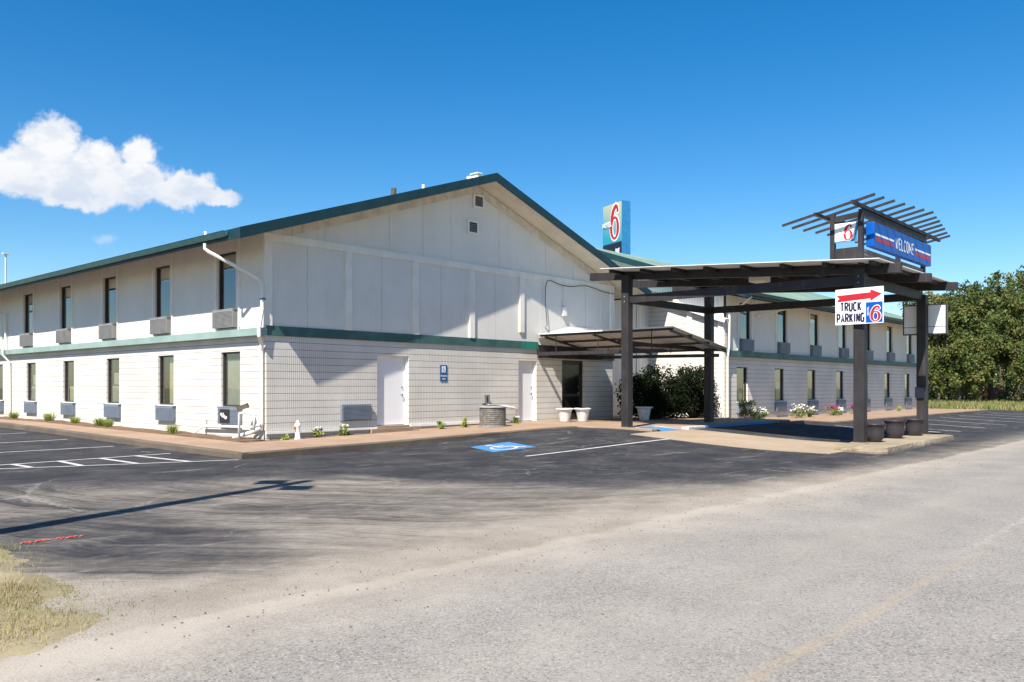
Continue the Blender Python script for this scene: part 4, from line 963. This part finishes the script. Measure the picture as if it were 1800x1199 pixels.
mb = MB(); mb.tube([(7.85,46.6,-.05),(7.85,46.6,11.1)], .06, 8); part('pole', mb, M['steel'], dl_)
mb = MB(); mb.box(7.65, 8.05, 46.45, 46.75, 11.1, 11.2); part('lamp_head', mb, M['steel'], dl_)

# ================================================================= ground clutter
# condenser
cd = thing('condenser_unit', 'round weathered grey air-conditioning condenser by the gable wall', 'condenser', (7.9, -1.05, walkz(7.9)))
z0 = walkz(7.9); mb = MB(); prof = []
for k in range(9): prof += [(.445, .03+k*.066), (.445, .03+k*.066+.045), (.425, .03+k*.066+.05), (.425, .03+k*.066+.064)]
mb.lathe(prof, 40, (7.9,-1.05,z0)); part('grille', mb, paint('weathered louvre metal', (.22, .20, .175), .6, .2, 9, grime=.4), cd, label=None)
mb = MB(); mb.lathe([(0,.70),(.3,.70),(.46,.66),(.475,.62),(.44,.62)], 40, (7.9,-1.05,z0)); part('top_rim', mb, M['grey'], cd, True)
mb = MB(); mb.lathe([(.3,.705),(.2,.715),(.1,.725),(0,.725)], 30, (7.9,-1.05,z0)); part('fan_cover', mb, M['dark'], cd, True)
mb = MB(); mb.lathe([(0,.0),(.475,.0),(.475,.035),(.4,.035)], 30, (7.9,-1.05,z0)); part('base', mb, M['grey'], cd)
eb = thing('switch_box', 'small grey electrical disconnect box above the round condenser', 'switch box', (8.6, -.05, 1.05))
mb = MB(); mb.box(8.45, 8.72, -.14, -.005, 1.05, 1.36); bevel(part('box', mb, M['grey'], eb), .01)
mb = MB(); mb.box(8.56, 8.62, -.147, -.139, 1.1, 1.3); part('switch', mb, M['dark'], eb)
mb = MB(); mb.tube([(8.6,-.08,1.05),(8.7,-.1,.98),(9.2,-.16,.95),(9.9,-.2,.88),(10.1,-.18,.8),(10.16,-.1,.6),(10.16,-.06,.36)], .045, 8); part('conduit', mb, M['white'], eb, True)
# corner pipework
pp = thing('standpipe', 'white bent pipe standing in the mulch at the building corner', 'pipe', (-.45, .4, .15))
mb = MB(); mb.tube([(-.55,.45,.12),(-.55,.45,.85),(-.55,.42,.9),(-.5,.25,.92),(-.42,.0,.92),(-.4,-.05,.88),(-.4,-.05,.45)], .035, 8); part('pipe', mb, M['white'], pp, True)
mb = MB(); mb.tube([(-.12,3.2,.42),(-.12,3.2,.75)], .03, 6); mb.tube([(-.12,3.3,.46),(-.12,1.0,.5),(-.12,.2,.52)], .035, 6); mb.tube([(-.12,3.2,.45),(-.35,3.35,.25)], .03, 6); part('side_pipe', mb, M['white'], pp)
mb = MB(); mb.beam((-.5,.62,1.02),(-.3,.42,1.12),.16,.12); part('valve_box', mb, M['bark'], pp)
vp = thing('valve_post', 'short white bonneted valve post at the foot of the gable wall', 'valve post', (.72, -.42, .15))
mb = MB(); mb.lathe([(.09,-.03),(.09,.02),(.07,.04),(.07,.33),(.085,.35),(.085,.38),(.065,.42),(.04,.47),(.025,.48),(.025,.51),(0,.51)], 16, (.72,-.42,walkz(.72))); part('body', mb, M['white'], vp, True)
mb = MB(); mb.tube([(.66,-.42,.5),(.56,-.44,.5)], .035, 10); part('outlet', mb, paint('rusty outlet', (.5, .22, .1), .7), vp)
# planters
def pot_white(loc, lab, s_=1.0, fill=True):
    t_ = thing('planter', lab, 'planter', loc, 0, 'white planters by the entrance')
    mb = MB(); c = loc; prof = [(0,0),(.17,0),(.18,.03),(.26,.42),(.27,.44),(.33,.46),(.335,.5),(.30,.51),(.28,.46),(.24,.40),(0,.40)]
    mb.lathe([(a*s_, b*s_) for a, b in prof], 28, c); part('pot', mb, M['potw'], t_, True)
    mb = MB(); mb.lathe([(.238*s_,.41*s_),(0,.42*s_)], 20, c); part('soil', mb, M['soil'], t_)
pot_white((12.15, -.75, .32), 'white tapered planter leftmost beside the dark door'); pot_white((12.85, -1.05, .32), 'white planter standing right before the dark entrance door')
pot_white((15.6, -2.0, .32), 'white planter in the shade in front of the dark shrubs', 1.05)
pb0 = None
def pot_brown(loc, lab, r=1.0):
    global pb0
    t_ = thing('bowl_planter', lab, 'planter', loc, 0, 'brown bowl planters on the island')
    mb = MB(); prof = [(0,0),(.16,0),(.175,.02),(.225,.10),(.25,.20),(.248,.33),(.255,.40),(.29,.48),(.315,.50),(.315,.53),(.29,.535),(.24,.45),(.22,.38),(0,.38)]
    mb.lathe([(a*r, b*r) for a, b in prof], 32, loc); part('pot', mb, M['potb'], t_, True)
    mb = MB(); mb.lathe([(.22*r,.385*r),(0,.40*r)], 20, loc); part('soil', mb, M['soil'], t_)
pot_brown((10.5, -12.55, .155), 'brown bowl planter partly hidden by the sign post', .92); pot_brown((12.55, -12.42, .155), 'brown wide-rimmed bowl planter in the middle of three', .98); pot_brown((14.35, -12.4, .155), 'brown bowl planter beside the right-hand post', .95)

# ================================================================= vegetation
def leaf_mesh(name, centers, n_each, spread, size, mats, flat=.0, petals=None, stretch=(1,1,1)):
    """clumps of small leaf quads"""
    C_ = np.repeat(np.asarray(centers, float), n_each, 0); n = len(C_)
    sp_ = np.repeat(np.asarray(spread if np.ndim(spread) else [spread]*len(centers), float), n_each)[:, None]
    dirn = rng.normal(size=(n, 3)); dirn /= np.linalg.norm(dirn, axis=1)[:, None]
    P_ = C_ + dirn*sp_*(rng.random((n, 1))**.45)*np.array(stretch)
    a = rng.normal(size=(n, 3)); a /= np.linalg.norm(a, axis=1)[:, None]; a[:, 2] *= (1-flat)
    nb = dirn*.6 + rng.normal(size=(n, 3))*.7; b = np.cross(a, nb); b /= np.linalg.norm(b, axis=1)[:, None]+1e-9
    s_ = size*(.6+.8*rng.random((n, 1)))
    V = np.stack([P_-a*s_, P_+b*s_*.55, P_+a*s_, P_-b*s_*.55], 1).reshape(-1, 3)
    me = bpy.data.meshes.new(name); me.vertices.add(4*n); me.vertices.foreach_set('co', V.ravel().astype(np.float32))
    me.loops.add(4*n); me.loops.foreach_set('vertex_index', np.arange(4*n, dtype=np.int32)); me.polygons.add(n)
    me.polygons.foreach_set('loop_start', np.arange(0, 4*n, 4, dtype=np.int32)); me.polygons.foreach_set('loop_total', np.full(n, 4, np.int32))
    for m_ in mats: me.materials.append(m_)
    if len(mats) > 1:
        w_ = np.array([.7]+[.3/(len(mats)-1)]*(len(mats)-1)); ci = np.repeat(rng.choice(len(mats), len(centers), p=w_), n_each); me.polygons.foreach_set('material_index', ci.astype(np.int32))
    me.update(); me.validate(); return me
def tree_proto(h, r, mats, seed, low=.22, nclump=150):
    rr_ = np.random.default_rng(seed); cs = []; sp_ = []
    lobes = [(rr_.uniform(-.55, .55)*r, rr_.uniform(-.55, .55)*r, h*rr_.uniform(low+.1, .86), rr_.uniform(.32, .6)*r) for _ in range(9)] + [(0, 0, h*.82, r*.55)]
    for _ in range(nclump):
        l = lobes[rr_.integers(len(lobes))]; d_ = rr_.normal(size=3); d_ /= np.linalg.norm(d_); q = l[3]*rr_.uniform(.55, 1.08)
        p = np.array(l[:3])+d_*q*np.array([1, 1, .85]); 
        if p[2] < h*low*.7: p[2] = h*low*.7+rr_.random()*.8
        cs.append(p); sp_.append(rr_.uniform(.35, .95))
    crown = leaf_mesh('crown', cs, 62, sp_, .17, mats)
    mb = MB(); mb.tube([(0,0,-.3),(.05,.0,h*.18),(-.1,.1,h*.4),(.1,0,h*.62),(0,0,h*.8)], [.30,.24,.19,.12,.05], 8)
    for k in range(9):
        l = lobes[k]; z_ = h*rr_.uniform(.15, .5); mb.tube([(0,0,z_),(l[0]*.45,l[1]*.45,(z_+l[2])*.5-.2),(l[0],l[1],l[2])], [.13,.09,.03], 6)
    tm = mb.mesh('trunk', smooth=True); tm.materials.append(M['bark']); return crown, tm
protos = [tree_proto(13.5, 5.4, [M['leafA'], M['leafC'], M['leafB']], 1, .2, 230), tree_proto(12, 4.6, [M['leafB'], M['leafA']], 2, .2, 190), tree_proto(14.5, 5.0, [M['leafC'], M['leafA']], 3, .25, 210), tree_proto(8, 3.4, [M['leafA'], M['leafB']], 4, .08, 130)]
def at(px, depth, z=0): l = (px-900)/1479*depth; p_ = Vector(co.location)+FWD*depth+RGT*l; return (p_.x, p_.y, z)
TR = [ # px, depth, proto, scale, label
 (1570,112,1,.95,'mid green tree showing above the wing roof behind the hanging sign'),(1622,104,2,.92,'tree just right of the canopy, partly behind the blank sign'),(1664,92,1,.98,'olive tree immediately right of the canopy post'),
 (1700,100,2,1.0,'dark tall tree between the canopy post and the middle of the tree line'),(1742,90,0,.97,'bright green spreading tree in the middle of the tree line'),(1790,98,2,1.03,'dark tree towards the right edge of the photo'),
 (1822,84,0,.93,'broad tree cut by the right edge of the photo'),(1690,118,0,1.1,'tree in the second row behind the olive tree'),(1760,120,1,1.2,'tree in the second row behind the spreading tree'),
 (1640,125,0,1.1,'tree in the second row behind the blank sign'),(1840,115,2,1.1,'tree in the second row at the right edge')]
TL = [(1650,88,3,.62,'low bushy tree at the foot of the trees beside the canopy post'),(1688,86,3,.72,'low bushy tree under the dark tall tree'),(1722,84,3,.8,'rounded yellow-green bush tree below the middle of the tree line'),(1812,80,3,.7,'low bush tree at the right edge')]
for i, (px, dp_, pr, sc, lab) in enumerate(TR+TL):
    t_ = thing('tree' if pr < 3 else 'bushy_tree', lab, 'tree', at(px, dp_), i*2.1, 'trees beyond the lot'); t_.scale = (sc, sc, sc*(1.0+.03*(i % 3)))
    link('crown', protos[pr][0], t_); link('trunk', protos[pr][1], t_)
# far undergrowth mass
cs = []
for k in range(420):
    px = random.uniform(1520, 2050); dp_ = random.uniform(88, 128); x, y, _ = at(px, dp_); cs.append((x, y, abs(random.gauss(0, .7))+.3))
me = leaf_mesh('undergrowth', cs, 34, .9, .17, [M['leafC'], M['leafA'], M['leafB']]); o = link('undergrowth', me); tag(o, 'dense undergrowth below the far trees', 'undergrowth', kind='stuff')
cs = []
for k in range(900):
    px = random.uniform(1380, 2300); dp_ = random.uniform(150, 210); x, y, _ = at(px, dp_); cs.append((x, y, random.uniform(.5, 9.5)))
me = leaf_mesh('far_woods', cs, 30, 1.9, .42, [M['leafC'], M['leafA']]); o = link('far_woods', me); tag(o, 'far woods behind the tree line', 'woods', kind='stuff')

def shrub(name, loc, w_, h_, lab, mats, n=60, seed=5, size=.05, cat='shrub', dens=60, group=None, spread=.16):
    t_ = thing(name, lab, cat, loc, 0, group); r = random.Random(seed); cs = []; mb = MB()
    for k in range(n):
        a = r.uniform(0, 6.28); q = math.sqrt(r.random())*w_; z = r.uniform(.12, 1.0)*h_*(1-.35*(q/w_)**2); p_ = (math.cos(a)*q, math.sin(a)*q*.6, z); cs.append(p_)
        if k % 3 == 0: mb.tube([(p_[0]*.15, p_[1]*.15, -.02), (p_[0]*.6, p_[1]*.6, z*.5), p_], [h_*.012+.003, h_*.008+.002, .003], 5)
    link('foliage', leaf_mesh('foliage', cs, dens, spread, size, mats), t_); local_part('stem', mb, M['stem'], t_); return t_
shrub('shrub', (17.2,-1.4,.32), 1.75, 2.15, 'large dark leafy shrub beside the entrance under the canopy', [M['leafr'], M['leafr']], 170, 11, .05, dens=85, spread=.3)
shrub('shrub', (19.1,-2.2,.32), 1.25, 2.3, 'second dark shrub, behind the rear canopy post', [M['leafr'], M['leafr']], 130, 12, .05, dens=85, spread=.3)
shrub('shrub', (21.9,-3.2,.2), .5, 1.1, 'sparse low shrub at the corner of the shaded wing', [M['leafC'], M['leafr']], 22, 13, .045, dens=30, spread=.14)
def flowers(loc, w_, h_, lab, pet, seed, n=16, npet=26):
    t_ = shrub('flower_clump', loc, w_, h_, lab, [M['leafy'], M['leafA']], n, seed, .035, 'flowers', 34, 'flowers along the wing wall', .09)
    r = random.Random(seed+50); cs = [(r.uniform(-1,1)*w_, r.uniform(-.6,.4)*w_, h_*r.uniform(.6, 1.1)) for _ in range(npet)]
    link('blossom', leaf_mesh('blossom', cs, 9, .03, .035, [pet]), t_)
flowers((23.3,-3.35,.14), .32, .5, 'white flowers nearest the wing corner', M['petw'], 21)
flowers((26.6,-3.5,.14), .42, .62, 'tall white flower clump under the second wing window gap', M['petw'], 22)
flowers((28.1,-3.5,.14), .40, .5, 'white flower clump left of the magenta flowers', M['petw'], 23)
flowers((31.4,-3.3,.14), .55, .5, 'magenta flower clump by the wing wall', M['petp'], 24, 20, 40)
flowers((32.3,-3.4,.14), .22, .36, 'small white flowers right beside the magenta clump', M['petw'], 25, 8)
flowers((34.6,-3.3,.14), .3, .5, 'magenta flowers partly behind the sign post', M['petp'], 26, 12)
shrub('weed', (42.5,-3.2,.14), .12, .3, 'small weed far along the wing wall', [M['leafy']], 6, 27, .04, 'weed', 20)
shrub('low_plant', (22.2,-3.5,.17), .4, .42, 'dark low plant at the shaded wing corner', [M['leafC']], 14, 28, .05, 'plant', 30)
def tuft(loc, r_, h_, lab, seed, n=160, mat='leafy'):
    r = random.Random(seed); mb = MB()
    for k in range(n):
        a = r.uniform(0, 6.28); q = r_*math.sqrt(r.random())*.5; x, y = math.cos(a)*q, math.sin(a)*q; l_ = h_*r.uniform(.5, 1.1); o_ = r_*r.uniform(.3, 1.0); w_ = .006
        dx, dy = math.cos(a)*o_, math.sin(a)*o_; px_, py2 = -math.sin(a)*w_, math.cos(a)*w_
        mb.v += [(x-px_, y-py2, 0), (x+px_, y+py2, 0), (x+dx*.5-px_, y+dy*.5-py2, l_*.8), (x+dx*.5+px_, y+dy*.5+py2, l_*.8), (x+dx, y+dy, l_*.75)]; n_ = len(mb.v)-5
        mb.f += [(n_, n_+1, n_+3, n_+2), (n_+2, n_+3, n_+4)]
    me = mb.mesh('grass_tuft'); me.materials.append(M[mat]); o = link('grass_tuft', me, None, loc); tag(o, lab, 'plant', 'tufts in the side planting strip')
for i, (y, s_, lab) in enumerate([(4.3,.26,'yellow-green tuft nearest the corner, under the second window'),(8.9,.26,'tuft right of the pair under the third window'),(9.6,.28,'tuft left of the pair under the third window'),(11.7,.24,'tuft between the third and fourth windows'),(14.2,.30,'wide low tuft below the gap before the fifth window'),(18.1,.28,'farthest yellow-green tuft beside the downspout')]):
    tuft((-.55, y, zl(y)), s_, s_*1.25, lab, 30+i)
for i, (x, s_, fl, lab) in enumerate([(.30,.08,0,'tiny weed at the corner of the gable wall'),(1.35,.15,1,'small white-flowered plant right of the valve post'),(2.25,.16,1,'white-flowered plant below the wide air conditioner'),(5.95,.13,0,'small leafy weed right of the wide white door'),(7.0,.16,0,'small leafy weed left of the round condenser'),(9.6,.14,1,'small plant left of the second white door')]):
    t_ = shrub('small_plant', (x, -.45 if x < 5.5 else -.62, walkz(x)-.01), s_, s_*1.9, lab, [M['leafy'], M['leafA']], 9, 60+i, .04, 'plant', 16, 'small plants along the gable wall', .07)
    if fl: link('blossom', leaf_mesh('blossom', [(random.uniform(-.1,.1), random.uniform(-.08,.02), s_*1.9) for _ in range(6)], 7, .03, .025, [M['petw']]), t_)
# grass
def blades(name, pts, h, mats, lab, wd=.006):
    n = len(pts); P_ = np.asarray(pts, float); a = rng.random(n)*6.28; hh = h*(.4+.9*rng.random(n)); le = hh*(.2+.9*rng.random(n))
    dx, dy = np.cos(a), np.sin(a); z = P_[:, 2]
    V = np.stack([np.stack([P_[:,0]-dy*wd, P_[:,1]+dx*wd, z], 1), np.stack([P_[:,0]+dy*wd, P_[:,1]-dx*wd, z], 1), np.stack([P_[:,0]+dx*le, P_[:,1]+dy*le, z+hh], 1)], 1).reshape(-1, 3)
    me = bpy.data.meshes.new(name); me.vertices.add(3*n); me.vertices.foreach_set('co', V.ravel().astype(np.float32)); me.loops.add(3*n); me.loops.foreach_set('vertex_index', np.arange(3*n, dtype=np.int32))
    me.polygons.add(n); me.polygons.foreach_set('loop_start', np.arange(0, 3*n, 3, dtype=np.int32)); me.polygons.foreach_set('loop_total', np.full(n, 3, np.int32))
    for m_ in mats: me.materials.append(m_)
    if len(mats) > 1:
        nz = np.sin(P_[:,0]*3.1)+np.sin(P_[:,1]*2.3+P_[:,0])+rng.normal(size=n)*.8; me.polygons.foreach_set('material_index', (nz > .6).astype(np.int32))
    me.update(); me.validate(); o = link(name, me); tag(o, lab, 'grass', kind='stuff')
from mathutils import noise as mn
EDG = lambda y: float(np.interp(y, [-15,-14.5,-13.6,-12,-11,-10.5], [-11.0,-10.32,-10.02,-9.80,-9.75,-10.1]))
def vz(x, y): 
    e = min(EDG(y)-x-.12*math.sin(y*4), (-10.35-y)*.8, (y+14.9)*.9); return .05*mn.noise((x*1.7, y*1.7, 0))+.02*mn.noise((x*7, y*7, 3))+min(.045, max(-.12, e*.16))-.012
mb = MB(); sheet(mb, lin(-16, -9.6, 90), lin(-15, -10.3, 70), vz, 0); struct('verge', mb, mk_conc('dry verge soil', (.20, .165, .09), (.30, .25, .15), .45), 'dry soil under the corner grass', True)
pts = []
while len(pts) < 95000:
    x, y = random.uniform(-15.5, -9.4), random.uniform(-15.1, -10.2)
    edge = EDG(y)-.1*math.sin(y*1.9)-.1*math.sin(y*5.3)
    dns = 1.0 if x < edge-.35 else (.30 if x < edge else (.05 if x < edge+.35 else 0))
    if y < -14.35: dns *= max(0, 1-(-14.35-y)/.5)
    if abs(y+12.75) < .33 and x > -10.35: dns *= .4
    if random.random() < dns*(.35+.65*(math.sin(x*4+y*2)+math.sin(y*5-x)+2)/4): pts.append((x, y, max(0, vz(x, y))-.01))
blades('grass', pts, .045, [M['blade'], M['bladeg']], 'dry patchy grass corner at the lower left', .003)
pts = []
for k in range(26000):
    px = random.uniform(1560, 1900); dp_ = 58+50*random.random()**1.5; x, y, _ = at(px, dp_)
    if x > 54.5 and y > -13.5: pts.append((x, y, -.06))
blades('grass', pts, .42, [M['bladeg'], M['blade']], 'green and yellow field grass beyond the lot', .03)
# loose stones on the pavement
mb = MB(); rs_ = random.Random(4)
for k in range(900):
    x = rs_.uniform(-10.8, 8); y = rs_.gauss(-14.6, .9)
    if y > -13.9: continue
    s_ = rs_.uniform(.005, .014); z = max(0, float(g(x, y))); q = [(x+s_*math.cos(a)*rs_.uniform(.7,1.2), y+s_*math.sin(a)*rs_.uniform(.7,1.2)) for a in (0, 1.3, 2.5, 3.7, 5)]
    n0 = len(mb.v); mb.v += [(a, b, z) for a, b in q]+[(x, y, z+s_*.9)]; mb.f += [(n0+i, n0+(i+1) % 5, n0+5) for i in range(5)]
o = part('gravel', mb, M['kerbc']); tag(o, 'loose gravel scattered along the road edge', 'gravel', kind='stuff')

# ================================================================= red car parked beyond the trees
cx_, cy_, _ = at(1738, 104)
car = thing('parked_car', 'dark red car half hidden under the far trees', 'car', (cx_, cy_, 0), rad(-35))
mb = MB(); prof = [(-2.1,.45),(-2.15,.8),(-1.9,.98),(-1.3,1.02),(-.8,1.5),(.7,1.52),(1.3,1.05),(2.0,.95),(2.15,.75),(2.1,.45)]
for s_ in (-.85, .85): mb.v += [(a, s_*(.82 if b > 1.2 else 1), b) for a, b in prof]
n = len(prof)
for k in range(n): k2 = (k+1) % n; mb.f.append((k, k2, n+k2, n+k))
mb.f.append(tuple(range(n))); mb.f.append(tuple(range(n, 2*n))[::-1]); bevel(local_part('body', mb, M['carred'], car), .06)
mb = MB()
for s_ in (-.80, .80): mb.q((-1.1,s_,1.08),(1.0,s_,1.08),(.6,s_*.93,1.42),(-.75,s_*.93,1.42))
local_part('side_window', mb, M['black'], car)
for x in (-1.35, 1.35):
    for s_ in (-.84, .84): mb = MB(); mb.tube([(x, s_-.1, .33), (x, s_+.1, .33)], .33, 16); local_part('wheel', mb, M['tyre'], car)
